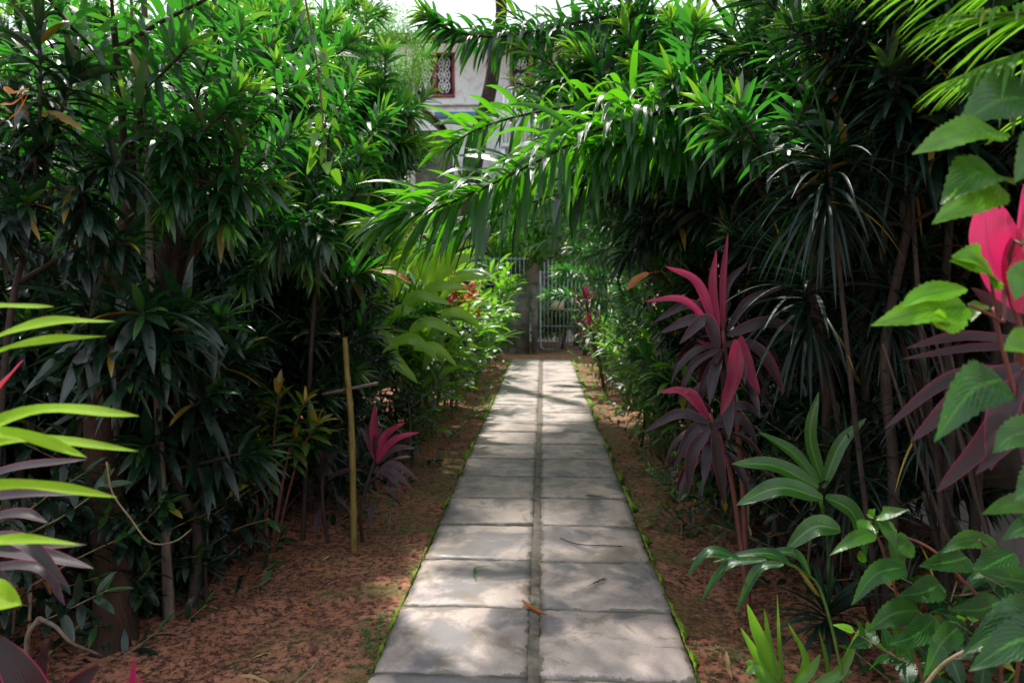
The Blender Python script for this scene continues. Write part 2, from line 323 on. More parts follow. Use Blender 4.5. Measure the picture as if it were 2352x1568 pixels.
# ------------------------------------------------------------------ the setting
rng = np.random.default_rng(7)
def axis(a, b, step, far):
    core = np.arange(a, b+1e-6, step); e = [step*2]
    k = core[-1]; hi = []
    while k < far: e.append(e[-1]*1.5); k += e[-1]; hi.append(k)
    e = [step*2]; k = core[0]; lo = []
    while k > -far: e.append(e[-1]*1.5); k -= e[-1]; lo.append(k)
    return np.array(lo[::-1]+list(core)+hi)
def nz2(x, y, s, seed):
    g = np.random.default_rng(seed).normal(0, 1, (64, 64)); u, v = x*s, y*s
    i, j = np.floor(u).astype(int), np.floor(v).astype(int); a, b = u-i, v-j; a = a*a*(3-2*a); b = b*b*(3-2*b)
    return (g[i % 64, j % 64]*(1-a)*(1-b)+g[(i+1) % 64, j % 64]*a*(1-b)+g[i % 64, (j+1) % 64]*(1-a)*b+g[(i+1) % 64, (j+1) % 64]*a*b)
def ground_z(x, y):
    d = np.clip((np.abs(x+.03)-.66)/.25, 0, 1)
    return -.045+d*(.018*nz2(x, y, 1.1, 1)+.012*nz2(x, y, 4, 2)+.006*nz2(x, y, 14, 3)+.04*np.clip((np.abs(x)-1)/1.2, 0, 1))
xs = axis(-4, 4, .04, 400); ys = axis(1.2, 17, .05, 500)
X, Y = np.meshgrid(xs, ys, indexing='ij'); Zg = ground_z(X, Y)
nx, ny = X.shape; i = np.arange(nx-1)[:, None]*ny; j = np.arange(ny-1)[None]; q = i+j
g = G(); g.add(np.stack([X, Y, Zg], -1), np.stack([q, q+ny, q+ny+1, q+1], -1))
o = g.build('ground', M['soil']); o['kind'] = 'structure'

# paving: two rows of slabs with a cement joint between
g = G(); K = 15
SL = .6; y = 1.25; row = 0
YE = 15.3
def slab(x0, x1, y0, y1):
    global g
    u = np.linspace(-1, 1, K); uu, vv = np.meshgrid(u, u, indexing='ij')
    cx, cy = (x0+x1)/2, (y0+y1)/2; hx, hy = (x1-x0)/2, (y1-y0)/2
    r = np.maximum(abs(uu), abs(vv))
    e = rng.normal(0, .0035, uu.shape)*(r > .99)
    xx = cx+uu*hx+e; yy = cy+vv*hy+rng.normal(0, .004, uu.shape)*(r > .99)
    z = rng.normal(0, .0025)+uu*rng.normal(0, .002)+vv*rng.normal(0, .002)-.008*(r > .99)+.0018*nz2(xx, yy, 7, 5)
    v = np.stack([xx, yy, z], -1); s0 = rng.random()
    ii = np.arange(K-1)[:, None]*K; jj = np.arange(K-1)[None]; qq = ii+jj
    f = np.stack([qq, qq+K, qq+K+1, qq+1], -1).reshape(-1, 4)
    A = np.zeros((K, K, 4)); A[..., 0] = s0; A[..., 1] = r; A[..., 2:] = .5
    # skirt
    ring = [(a, 0) for a in range(K)]+[(K-1, b) for b in range(1, K)]+[(a, K-1) for a in range(K-2, -1, -1)]+[(0, b) for b in range(K-2, 0, -1)]
    rv = np.array([v[a, b] for a, b in ring]); lo = rv.copy(); lo[:, 2] = -.06; n = len(ring)
    base = K*K; fr = [(ring[k][0]*K+ring[k][1], base+k, base+(k+1) % n, ring[(k+1) % n][0]*K+ring[(k+1) % n][1]) for k in range(n)]
    al = np.zeros((n, 4)); al[:, 0] = s0; al[:, 1] = 1
    g.add(np.vstack([v.reshape(-1, 3), lo]), np.vstack([f, fr]), np.vstack([A.reshape(-1, 4), al]))
y = 15.3-SL*24
while y < YE-.1:
    gp = .007+rng.random()*.006
    slab(-.665+rng.normal(0, .004), -.055, y+gp/2, y+SL-gp/2)
    slab(-.012, .605+rng.normal(0, .004), y+gp/2-.012+rng.normal(0, .004), y+SL-gp/2-.012)
    y += SL
path = g.build('path', M['slab'], shade=False); path['kind'] = 'structure'
g = G(); yy = np.linspace(.9, YE, 120)
for x0, x1, zz in ((-.65, .59, -.016), ):
    v = []
    for k, yv in enumerate(yy): v += [(x0, yv, zz), (x1, yv, zz)]
    g.add(v, [(2*k, 2*k+1, 2*k+3, 2*k+2) for k in range(len(yy)-1)])
o = g.build('path_bed', M['joint'], path, shade=False)
g = G(); v = []
for k, yv in enumerate(yy):
    a, b = rng.normal(0, .0015, 2); v += [(-.0565+a, yv, -.004), (-.0335, yv, .001+rng.normal(0, .0008)), (-.0105+b, yv, -.004)]
g.add(v, sum([[(3*k, 3*k+1, 3*k+4, 3*k+3), (3*k+1, 3*k+2, 3*k+5, 3*k+4)] for k in range(len(yy)-1)], []))
g.build('centre_joint', M['joint'], path, shade=False)
# moss along both edges of the paving
g = G()
for side in (-1, 1):
    xb = -.668 if side < 0 else .608
    yy = np.arange(1.2, 15.4, .02); v = []; n_ = 5
    wd = .022+.016*np.clip(nz2(yy*1.0, yy*0, 2.2, 11+side), -1, 1.5)+.008*nz2(yy, yy*0, 14, 15)
    wd = np.clip(wd*(1.1 if side < 0 else 1.9)+.03*nz2(yy, yy*0, 4, 19)+.012*nz2(yy, yy*0, 20, 23)-.006, .0008, .085)
    for k, yv in enumerate(yy):
        for q_ in range(n_):
            tt = q_/(n_-1); v.append((xb+side*wd[k]*tt+rng.normal(0, .0015), yv, -.03*tt*tt-.004+.012*math.sin(math.pi*tt)+rng.normal(0, .003)))
    g.add(v, [(k*n_+q_, k*n_+q_+1, (k+1)*n_+q_+1, (k+1)*n_+q_) for k in range(len(yy)-1) for q_ in range(n_-1)])
o = g.build('moss', M['moss']); tag(o, 'bright green moss lining both edges of the paved path', 'moss', kind='stuff')

# weeds in the soil strips
g = G(); n = 5200
side = rng.choice([-1, 1], n, p=[.72, .28]); px_ = np.abs(rng.normal(0, .2, n)); X = np.where(side < 0, -.70-px_, .66+px_); Yw = 1.8+rng.random(n)**1.5*12
keep = nz2(X, Yw, 2.2, 31) > .05; X, Yw = X[keep], Yw[keep]; n = len(X)
for k in range(4):
    th = rng.random(n)*6.28; D = np.stack([np.cos(th), np.sin(th), .4+rng.random(n)], -1)
    g.leaves(np.stack([X+rng.normal(0, .008, n), Yw+rng.normal(0, .008, n), ground_z(X, Yw)+.002], -1), D, .006+.020*rng.random(n)**2, .004+.007*rng.random(n), .8, rng, 'broad', 3, .1, young=rng.random(n)*.5)
o = g.build('weeds', M['weed']); tag(o, 'tiny green weeds sprouting from soil beside the path', 'weeds', kind='stuff')
# litter: dead leaves, crumbs
g = G(); n = 1700
X = np.where(rng.random(n) < .72, -.75-rng.random(n)**.8*1.9, .75+rng.random(n)*1.3); Yw = 1.6+rng.random(n)**1.6*9
th = rng.random(n)*6.28; D = np.stack([np.cos(th), np.sin(th), rng.normal(.02, .12, n)], -1)
g.leaves(np.stack([X, Yw, ground_z(X, Yw)+.006+rng.random(n)*.008], -1), D, (.015+.10*rng.random(n)**3), .003+.014*rng.random(n)**2, rng.normal(0, .3, n), rng, 'lance', 4, .5, wave=.4, young=(rng.random(n) < .12)*.9)
o = g.build('leaf_litter', M['litter']); tag(o, 'brown dead leaves scattered over the red soil beds', 'leaf litter', kind='stuff')
g = G()
for k in range(150):
    x = -.72-rng.random()*1.7 if rng.random() < .7 else .72+rng.random()*1.2; yv = 1.8+rng.random()**1.4*6; a = rng.random()*6.28; l = .03+.12*rng.random()**2; z_ = float(ground_z(np.array(x), np.array(yv)))+.005
    d = V(math.cos(a), math.sin(a), rng.normal(0, .08)); e = V(-d[1], d[0], 0)*l*rng.normal(0, .12); g.tube(smooth([V(x, yv, z_), V(x, yv, z_)+d*l*.5+e, V(x, yv, z_+.003)+d*l], 6), .0012+.002*rng.random(), 5)
o = g.build('dead_twigs', M['bark']); tag(o, 'thin dead twigs strewn over both soil beds', 'twigs', kind='stuff')
g = G(); n = 1100
ph = (1+5**.5)/2
ic = nrm(np.array([(-1,ph,0),(1,ph,0),(-1,-ph,0),(1,-ph,0),(0,-1,ph),(0,1,ph),(0,-1,-ph),(0,1,-ph),(ph,0,-1),(ph,0,1),(-ph,0,-1),(-ph,0,1)], float))
icf = [(0,11,5),(0,5,1),(0,1,7),(0,7,10),(0,10,11),(1,5,9),(5,11,4),(11,10,2),(10,7,6),(7,1,8),(3,9,4),(3,4,2),(3,2,6),(3,6,8),(3,8,9),(4,9,5),(2,4,11),(6,2,10),(8,6,7),(9,8,1)]
icf = [(a, b, c, c) for a, b, c in icf]
for k in range(n):
    x = -.72-rng.random()*1.9 if rng.random() < .65 else .7+rng.random()*1.2; yv = 1.8+rng.random()**1.5*8
    r = .004+.014*rng.random()**3; g.add(ic*r*(1+.5*rng.random((12, 3)))+V(x, yv, float(ground_z(np.array(x), np.array(yv)))+r*.3), icf)
o = g.build('earth_clods', M['clod'], shade=False); tag(o, 'crumbs and clods of red earth on the soil beds', 'earth', kind='stuff')

# ------------------------------------------------------------------ far wall, gate, houses
# boundary wall left of the gate
bw = thing('boundary_wall', 'low stained grey concrete wall left of the metal gate', 'wall', (-1.2, 16.9, 0))
g = G(); g.box((-4.5, 16.95, -.1), (-.32, 17.1, 1.42)); g.build('wall', M['concrete'], bw, False)
g = G(); g.box((-.27, 16.88, -.1), (-.12, 17.12, 1.62)); g.box((-.285, 16.86, 1.62), (-.105, 17.14, 1.66)); g.build('pillar', M['concrete'], bw, False)
g = G()
for z_ in (1.60, 2.2): g.tube([V(-2.6, 17.02, z_), V(-.33, 17.02, z_)], .014, 6)
for k in range(22): g.tube([V(-2.55+k*.1, 17.02, 1.42), V(-2.55+k*.1, 17.02, 2.25)], .008, 5)
g.build('railing', M['steel'], bw)
bw2 = thing('boundary_wall', 'mossy concrete wall right of the gate, mostly behind shrubs', 'wall', (2, 16.9, 0))
g = G(); g.box((1.12, 16.95, -.1), (2.39, 17.1, 1.5)); g.build('wall', M['concrete'], bw2, False)
g = G(); g.box((.95, 16.88, -.1), (1.12, 17.12, 2.0)); g.build('pillar', M['concrete'], bw2, False)
gt = thing('metal_gate', 'grey blue metal bar gate closing the end of path', 'gate', (.4, 16.95, 0))
g = G(); 
fr = smooth([V(-.06, 16.95, 1.92), V(-.06, 16.95, .22), V(-.03, 16.95, .1), V(.06, 16.95, .07), V(.9, 16.95, .07)], 24)
fr = np.array([(-.06, 16.95, 1.92), (-.06, 16.95, .2), (-.05, 16.95, .13), (-.01, 16.95, .085), (.05, 16.95, .07), (.9, 16.95, .07), (.9, 16.95, 1.92)])
g.tube(fr, .024, 8); g.build('frame', M['steel'], gt)
for z_ in (.62, 1.02, 1.22, 1.88):
    g = G(); g.tube([V(-.06, 16.95, z_), V(.9, 16.95, z_)], .014, 6); g.build('cross_rail', M['steel'], gt)
for k in range(10):
    g = G(); x = .03+k*.092; g.tube([V(x, 16.93, .07), V(x, 16.93, 2.12+.06*math.sin(k))], .0105, 6); g.build('bar', M['steel'], gt)
g = G(); g.box((.2, 16.88, 1.0), (.48, 16.9, 1.22)); o = g.build('sign_plate', M['plate'], None, False, origin=(.34, 16.9, 1.0)); tag(o, 'small blank weathered cream plate hanging on the gate bars', 'plate')

# house behind
def pz(py, Yd): return float(at(1200, py, Yd)[2])
def pxx(px, Yd): return float(at(px, 400, Yd)[0])
H = thing('house', 'cream two storey house with maroon framed windows behind the garden', 'house', (-3, 21, 0))
Yh = 21
x0, x1 = pxx(560, Yh), pxx(1330, Yh)
g = G(); g.box((x0, Yh, -.1), (x1, Yh+5, pz(98, Yh))); g.build('wall', M['plaster'], H, False)
g = G(); nR = 60; v = []
for k in range(nR*4+1):
    x = x0-.6+(x1-x0+1.2)*k/(nR*4); zc = .035*math.sin(k*math.pi/2)
    v += [(x, Yh-.9, pz(98, Yh)+.02+zc), (x, Yh+5.5, pz(20, Yh)+zc+.2)]
g.add(v, [(2*k, 2*k+2, 2*k+3, 2*k+1) for k in range(nR*4)]); rf = g.build('roof', M['roofw'], H)
md = rf.modifiers.new('thick', 'SOLIDIFY'); md.thickness = .02
g = G(); g.box((x0-.6, Yh-.93, pz(98, Yh)-.2), (x1+.6, Yh-.9, pz(98, Yh)+.0)); g.build('fascia', M['dkbrown'], rf, False)
def window(xa, xb, za, zb):
    wd = .07; g = G()
    for a, b, c, d in ((xa, xb, za, za+wd), (xa, xb, zb-wd, zb), (xa, xa+wd, za+wd, zb-wd), (xb-wd, xb, za+wd, zb-wd), ((xa+xb)/2-wd*.7, (xa+xb)/2+wd*.7, za+wd, zb-wd)):
        g.box((a, Yh-.05, c), (b, Yh-.002, d))
    fr = g.build('window', M['maroon'], H, False)
    g = G(); g.box((xa+wd, Yh-.02, za+wd), (xb-wd, Yh-.008, zb-wd)); g.build('pane', M['glass'], fr, False)
    for s in range(2):
        g = G()
        u0 = xa+wd if s == 0 else (xa+xb)/2+wd*.7; u1 = (xa+xb)/2-wd*.7 if s == 0 else xb-wd
        cx = (u0+u1)/2
        for zc in np.linspace(za+.3, zb-.3, 3):
            for r in (.16, .09):
                th = np.linspace(0, 2*np.pi, 17); ang = [(cx+math.cos(a)*min(r, (u1-u0)/2-.01), Yh-.032, zc+r*1.2*math.sin(a)) for a in th]
                g.tube(ang, .014, 5)
            for a in range(4):
                dx, dz = math.cos(a*math.pi/4+.4), math.sin(a*math.pi/4+.4); g.tube([V(cx-dx*.15, Yh-.032, zc-dz*.2), V(cx+dx*.15, Yh-.032, zc+dz*.2)], .013, 5)
        g.build('grille', M['white'], fr)
window(pxx(955, Yh), pxx(1046, Yh), pz(222, Yh), pz(120, Yh))
window(pxx(1172, Yh), pxx(1262, Yh), pz(250, Yh), pz(120, Yh))
window(pxx(700, Yh), pxx(800, Yh), pz(222, Yh), pz(120, Yh))
g = G(); g.box((x0, Yh-.08, pz(242, Yh)), (x1, Yh-.002, pz(238, Yh))); g.build('ledge', M['plaster'], H, False)
g = G(); g.box((pxx(1000, Yh), Yh-.03, pz(272, Yh)), (pxx(1112, Yh), Yh-.002, pz(256, Yh))); g.build('painted_band', M['blue'], H, False)
rl = thing('balcony_railing', 'white slatted balcony railing right of the leaning trunk', 'railing', (pxx(1200, 20), 20, pz(480, 20)))
g = G(); xa, xb = pxx(1155, 20), pxx(1290, 20)
for k in range(16): x = xa+(xb-xa)*k/15; g.box((x, 20, pz(330, 20)), (x+.05, 20.03, pz(205, 20)))
g.build('slats', M['white'], rl, False)
g = G(); g.box((xa-.05, 19.98, pz(205, 20)), (xb+.05, 20.06, pz(200, 20))); g.box((xa-.05, 19.98, pz(340, 20)), (xb+.05, 20.9, pz(330, 20)))
for x in (xa, xb): g.box((x-.06, 20.0, -.1), (x+.06, 20.12, pz(340, 20)))
g.build('rails', M['white'], rl, False)
sh = thing('tin_shed', 'low brown shed roof sloping down beside the cream house', 'shed', (-2.6, 18, 0))
g = G(); a, b = at(945, 222, 18), at(1020, 285, 18)
v = [a, b, b+V(0, 2.2, 0), a+V(0, 2.2, 0)]; v += [p-V(0, 0, .06) for p in v]
g.add(v, [(0,1,2,3),(7,6,5,4),(0,4,5,1),(1,5,6,2),(2,6,7,3),(3,7,4,0)]); g.build('roof', M['dkbrown'], sh, False)
g = G(); g.box((a[0]+.05, 18.15, -.1), (b[0]-.05, 20.1, b[2]-.12)); g.build('wall', M['concrete'], sh, False)

# right hand house: side wall close to the path with a blue door
H2 = thing('garden_house', 'pale plastered house wall standing behind the right bed', 'house', (2.5, 5, 0))
WX = 2.45
g = G(); g.box((WX, 1.0, -.1), (WX+3, 4.95, 3.0)); g.box((WX, 5.55, -.1), (WX+3, 11, 3.0)); g.box((WX, 4.95, 2.1), (WX+3, 5.55, 3.0)); g.box((WX+.3, 4.95, -.1), (WX+3, 5.55, 2.1))
g.build('wall', M['greyplaster'], H2, False)
g = G(); g.box((WX+.1, 4.955, 0), (WX+.14, 5.545, 2.095)); 
for zz in (.25, .9, 1.5): g.box((WX+.085, 5.03, zz), (WX+.1, 5.47, zz+.45))
dr = g.build('door', M['blue'], H2, False)
g = G(); g.tube([V(WX+.06, 5.0, 1.0), V(WX+.06, 5.0, 1.12)], .01, 6); g.build('handle', M['steel'], dr)
g = G(); g.box((WX-.06, .9, 3.0), (WX+3.1, 11.1, 3.1)); g.build('roof', M['greyplaster'], H2, False)
# left side: dark boundary wall with blue painted post
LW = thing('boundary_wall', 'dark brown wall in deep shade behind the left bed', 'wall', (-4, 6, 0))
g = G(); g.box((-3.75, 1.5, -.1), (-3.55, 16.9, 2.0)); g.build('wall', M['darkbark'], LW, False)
o = gnd(495, 1218); g = G(); g.box((o[0]-.075, o[1]-.05, -.25), (o[0]+.075, o[1]+.07, .92)); g.box((o[0]-.085, o[1]-.06, .92), (o[0]+.085, o[1]+.08, .95))
o = g.build('painted_post', M['ltblue'], None, False, origin=(o[0], o[1], 0)); tag(o, 'pale blue painted post in shade under the left shrubs', 'post')

# ------------------------------------------------------------------ plant builders
GA = 2.399963
def leafy(parent, pts, rng, nl, L, W, mat, stemmat='bark', r0=.012, r1=.006, t0=.3, a0=80, a1=28, droop=1.0, young=.15, prof='lance', name='branch',
          fold=.3, wave=.05, seg=6, lj=.2, tipgrow=.6, sub=True, roll=.3, upb=.0):
    P = smooth(pts, max(10, len(pts)*5)); T = nrm(np.gradient(P, axis=0)); k = len(P)
    g = G(); g.tube(P, np.linspace(r0, r1, k), 6); st = g.build(name, M[stemmat], parent)
    t = np.linspace(t0, 1, nl); t = t0+(1-t0)*((t-t0)/(1-t0)) ; s = t*(k-1); i = np.minimum(s.astype(int), k-2); fr = (s-i)[:, None]
    B = P[i]*(1-fr)+P[i+1]*fr; TT = T[i]
    ref = np.where(np.abs(TT[:, 2:3]) < .9, Z[None], V(1, 0, 0)[None]); A = nrm(np.cross(TT, ref)); C = np.cross(TT, A)
    th = np.arange(nl)*GA+rng.random()*6; rad = A*np.cos(th)[:, None]+C*np.sin(th)[:, None]
    q = ((t-t0)/(1-t0)); ang = np.radians(a0+(a1-a0)*q**1.6+rng.normal(0, 7, nl))
    D = TT*np.cos(ang)[:, None]+rad*np.sin(ang)[:, None]+Z*upb
    sz = 1-(1-tipgrow)*np.clip((q-.8)/.2, 0, 1); sz = sz*(1+lj*rng.normal(0, .6, nl)).clip(.5, 1.5)
    yg = np.clip((q-(1-young))/max(young, .01), 0, 1)**1.5*(young > 0)
    g = G(); g.leaves(B, D, L*sz, W*sz, droop*(1-.65*q)*(1+.35*rng.normal(0, 1, nl)), rng, prof, seg, fold, wave, roll, young=yg)
    g.build('foliage', M[mat], st if sub else parent)
    return st

def dracaena(label, base, h, nb, spread, seed, lean=(0, 0), L=.2, W=.036, mat='drac', group=None, hmin=.35, blen=.75, dens=85, droop=1.0, trunks=1, tr=.028, bark='bark', young=.16, up=.35, azc=None, azs=3.2, seg=6, cat='shrub'):
    rng = np.random.default_rng(seed); bx, by = base
    root = thing('dracaena_shrub', label, cat, (bx, by, 0), group)
    T = []
    for k in range(trunks):
        a = rng.random()*6.28; sp = .18*(trunks > 1)
        p = [V(bx+.03*k, by, -.25)]
        n = 5
        for q in range(1, n):
            f = q/(n-1); p.append(V(bx+lean[0]*f**1.3+math.cos(a)*sp*h*f*.8+rng.normal(0, .03), by+lean[1]*f**1.3+math.sin(a)*sp*h*f*.8+rng.normal(0, .03), h*f*(.92 if trunks > 1 else .9)))
        P = smooth(p, 22); T.append(P); g = G(); g.tube(P, np.linspace(tr, tr*.5, 22), 8, bump=.12, rng=rng); g.build('trunk', M[bark], root)
    nb = int(nb*1.7)
    for b in range(nb):
        P = T[b % trunks]; f = hmin+(1-hmin)*((b+.5)/nb)**.8; s = P[min(21, int(f*21))]
        az = b*GA+rng.normal(0, .3)
        if azc is not None: az = azc+rng.uniform(-azs, azs)
        l = blen*(.7+.6*rng.random())*(1.15-.5*f); rise = up*(.3+f)+rng.normal(0, .12)
        d = V(math.cos(az), math.sin(az), 0); o1 = spread
        p1 = s+d*l*.35*o1+Z*l*.45*rise; p2 = s+d*l*.75*o1+Z*l*(.75*rise+.05); p3 = s+d*l*1.0*o1+Z*l*(rise*1.2)
        leafy(root, [s, p1, p2, p3], rng, max(14, int(1.35*dens*l)), L*rng.uniform(.85, 1.15), W*rng.uniform(.85, 1.15), mat, bark, r0=.011, r1=.006, t0=.18, droop=droop, young=young, seg=seg)
    # leading heads
    for P in T:
        d = nrm(P[-1]-P[-4]); leafy(root, [P[-4], P[-1], P[-1]+d*.22+V(*rng.normal(0, .04, 3))], rng, int(dens*.4), L, W, mat, bark, .011, .007, t0=.1, droop=droop*.8, young=young)
    return root

def cordyline(label, base, top, n, L, W, seed, mat='cord', group=None, young=.35, pts=None, droop=1.5, heads=None, name='cordyline', stemmat='bark', fold=.35, prof='petiole', crown=.25, up0=12, up1=115, cat='plant', r=.013):
    rng = np.random.default_rng(seed)
    root = thing(name, label, cat, (base[0], base[1], 0), group)
    for hd in (heads or [top]):
        hd = np.array(hd, float); b = V(base[0], base[1], -.25)+V(*rng.normal(0, .02, 3))*V(1, 1, 0)
        P = smooth([b, b*.45+hd*.55+V(rng.normal(0, .04), rng.normal(0, .04), 0), hd], 14); g = G(); g.tube(P, np.linspace(r, r*.7, 14), 7, bump=.1, rng=rng); st = g.build('stem', M[stemmat], root)
        q = np.linspace(0, 1, n); th = np.arange(n)*GA+rng.random()*6
        pol = np.radians(up1+(up0-up1)*q**.9+rng.normal(0, 8, n)); D = np.stack([np.cos(th)*np.sin(pol), np.sin(th)*np.sin(pol), np.cos(pol)], -1)
        B = hd[None]-Z[None]*(crown*(1-q))[:, None]
        sz = (.75+.35*np.sin(np.pi*q**.8))*(1+rng.normal(0, .08, n))
        yg = np.clip((q-(1-young))/young, 0, 1)**.7
        cut = int(n*(1-young*.55))
        g = G(); g.leaves(B[:cut], D[:cut], L*sz[:cut], W*sz[:cut], droop*(1.15-q[:cut]), rng, prof, 9, fold, .08, .3, young=yg[:cut]); g.build('foliage', M[mat], st)
        g = G(); g.leaves(B[cut:], D[cut:], L*sz[cut:], W*sz[cut:], droop*(1.0-q[cut:])*.8, rng, prof, 9, fold*1.5, .05, .3, young=np.maximum(.5, yg[cut:])); g.build('young_foliage', M[mat], st)
    return root

def ginger(label, base, h, nc, seed, L=.38, W=.075, mat='ginger', group=None, spread=.5, nl=13, az=None, flower=None, lean=(0, 0), young=.3, name='ginger_plant', droop=.9, cat='plant', azs=1.2):
    rng = np.random.default_rng(seed); root = thing(name, label, cat, (base[0], base[1], 0), group)
    for c in range(nc):
        a = (az+rng.normal(0, azs)) if az is not None else c*GA+rng.random()
        hh = h*rng.uniform(.7, 1.05); b = V(base[0]+rng.normal(0, .06), base[1]+rng.normal(0, .06), -.25)
        d = V(math.cos(a), math.sin(a), 0); s = spread*rng.uniform(.4, 1.2)
        pts = [b, b+d*s*.15+Z*hh*.45, b+d*s*.5+Z*hh*.85+V(*lean, 0)*.5, b+d*s+Z*hh+V(*lean, 0)]
        P = smooth(pts, 20); T = nrm(np.gradient(P, axis=0)); g = G(); g.tube(P, np.linspace(.009, .004, 20), 6); st = g.build('cane', M['greenstem'], root)
        t = np.linspace(.25, 1, nl); i = np.minimum((t*19).astype(int), 18); TT = T[i]
        sd = nrm(np.cross(TT, Z)+1e-6); rot = rng.normal(0, .9); sd = nrm(sd*math.cos(rot)+np.cross(TT, sd)*math.sin(rot)); alt = np.where(np.arange(nl) % 2 == 0, 1, -1)[:, None]
        ang = np.radians(58-38*np.linspace(0, 1, nl)+rng.normal(0, 6, nl))[:, None]
        D = TT*np.cos(ang)+sd*alt*np.sin(ang)
        sz = (.7+.4*np.sin(np.pi*np.linspace(.1, .95, nl)))*(1+rng.normal(0, .07, nl))
        g = G(); g.leaves(P[i], D, L*sz, W*sz, droop*(1+.3*rng.normal(0, 1, nl)), rng, 'broad', 9, .22, .07, .25, young=np.clip(rng.random(nl)*young+np.linspace(-.3, 1, nl).clip(0)*young, 0, 1)); g.build('foliage', M[mat], st)
        if flower and c < flower:
            g = G(); n = 22; q = np.linspace(0, 1, n); th = np.arange(n)*GA; tip = P[-1]
            g.leaves(tip[None]+Z*(q*.12)[:, None], np.stack([np.cos(th)*.6, np.sin(th)*.6, .8+0*th], -1), .05, .022, .1, rng, 'broad', 4, .4); g.build('flower', M['red'], st)
    return root

def twiggy(label, base, h, nb, seed, L=.05, W=.025, mat='tree', group=None, spread=.5, prof='broad', name='leafy_shrub', nl=26, stemmat='twig', young=.3, droop=.8, cat='shrub', seg=5, blen=.45, hmin=.15):
    rng = np.random.default_rng(seed); root = thing(name, label, cat, (base[0], base[1], 0), group)
    P = smooth([V(base[0], base[1], -.25), V(base[0]+rng.normal(0, .04), base[1]+rng.normal(0, .04), h*.5), V(base[0]+rng.normal(0, .06), base[1]+rng.normal(0, .06), h*.92)], 14)
    g = G(); g.tube(P, np.linspace(.012, .005, 14)*max(.6, min(2, h)), 6); g.build('stem', M[stemmat], root)
    for b in range(nb):
        f = hmin+(1-hmin)*b/nb; s = P[int(f*13)]; az = b*GA+rng.random()*.5; l = blen*h**.5*rng.uniform(.7, 1.2)*(1.1-.4*f); d = V(math.cos(az), math.sin(az), 0)
        sp = spread*1.6
        leafy(root, [s, s+d*l*.5*sp+Z*l*.3, s+d*l*sp+Z*l*(.45+.3*rng.random())], rng, nl, L, W, mat, stemmat, .005, .002, t0=.1, a0=70, a1=35, droop=droop, young=young, prof=prof, seg=seg, tipgrow=.7)
    return root

def frond(parent, pts, rng, n, L, W, mat='palm', droop=.9, r0=.009, ang=55, young=.2, name='frond', t0=.15, stemmat='greenstem'):
    P = smooth(pts, 24); T = nrm(np.gradient(P, axis=0)); g = G(); g.tube(P, np.linspace(r0, r0*.3, 24), 6); st = g.build(name, M[stemmat], parent)
    t = np.linspace(t0, 1, n); s = t*23; i = np.minimum(s.astype(int), 22); fr = (s-i)[:, None]; B = P[i]*(1-fr)+P[i+1]*fr; TT = T[i]; sd = nrm(np.cross(TT, Z))
    g = G()
    for sg in (-1, 1):
        a = np.radians(ang-25*t**2+rng.normal(0, 4, n))[:, None]; D = TT*np.cos(a)+sd*sg*np.sin(a)+Z*.12
        sz = np.sin(np.pi*np.clip(.12+t*.82, 0, 1))**.6*(1+rng.normal(0, .06, n))
        g.leaves(B, D, L*sz, W*sz, droop*(1+.2*rng.normal(0, 1, n)), rng, 'lance', 8, .35, .0, .15, young=young*rng.random(n))
    g.build('foliage', M[mat], st); return st

def crowntree(label, base, h, cr, seed, mat='tree', L=.12, W=.05, n=4000, name='tree', trunk=None, tr=.15, bark='bark', flat=1.0, l0=11, group=None, prof='broad', droop=.6, clumps=26, cz=None, cc=None, seg=3):
    rng = np.random.default_rng(seed); root = thing(name, label, 'tree', (base[0], base[1], 0), group)
    tp = trunk or [V(base[0], base[1], -.1), V(base[0]+.1, base[1], h*.35), V(base[0], base[1], h*.75)]
    P = smooth(tp, 24); g = G(); g.tube(P, np.linspace(tr, tr*.45, 24), 10, bump=.15, rng=rng); g.build('trunk', M[bark], root)
    c0 = cc if cc is not None else V(base[0], base[1], h-cr*flat*.9); cs = []
    g = G()
    for k in range(clumps):
        u = nrm(rng.normal(0, 1, 3)); c = c0+u*V(cr, cr, cr*flat)*rng.uniform(.35, 1)**.6; cs.append(c)
        s = P[rng.integers(l0, 23)]; g.tube(smooth([s, (s+c)/2+V(*rng.normal(0, .1, 3))*cr*.6-Z*.08*cr, c], 8), np.linspace(tr*.28, tr*.05, 8), 5)
    g.build('limbs', M[bark], root)
    m = n//clumps; g = G()
    for c in cs:
        R_ = cr*rng.uniform(.22, .42); u = nrm(rng.normal(0, 1, (m, 3))); p = c+u*R_*(rng.random((m, 1))**.45)*V(1, 1, .7)
        g.leaves(p, u+rng.normal(0, .5, (m, 3)), L*rng.uniform(.7, 1.2, m), W*rng.uniform(.8, 1.2, m), droop, rng, prof, seg, .2, young=(rng.random()*.6)*rng.random(m))
    g.build('crown', M[mat], root); return root

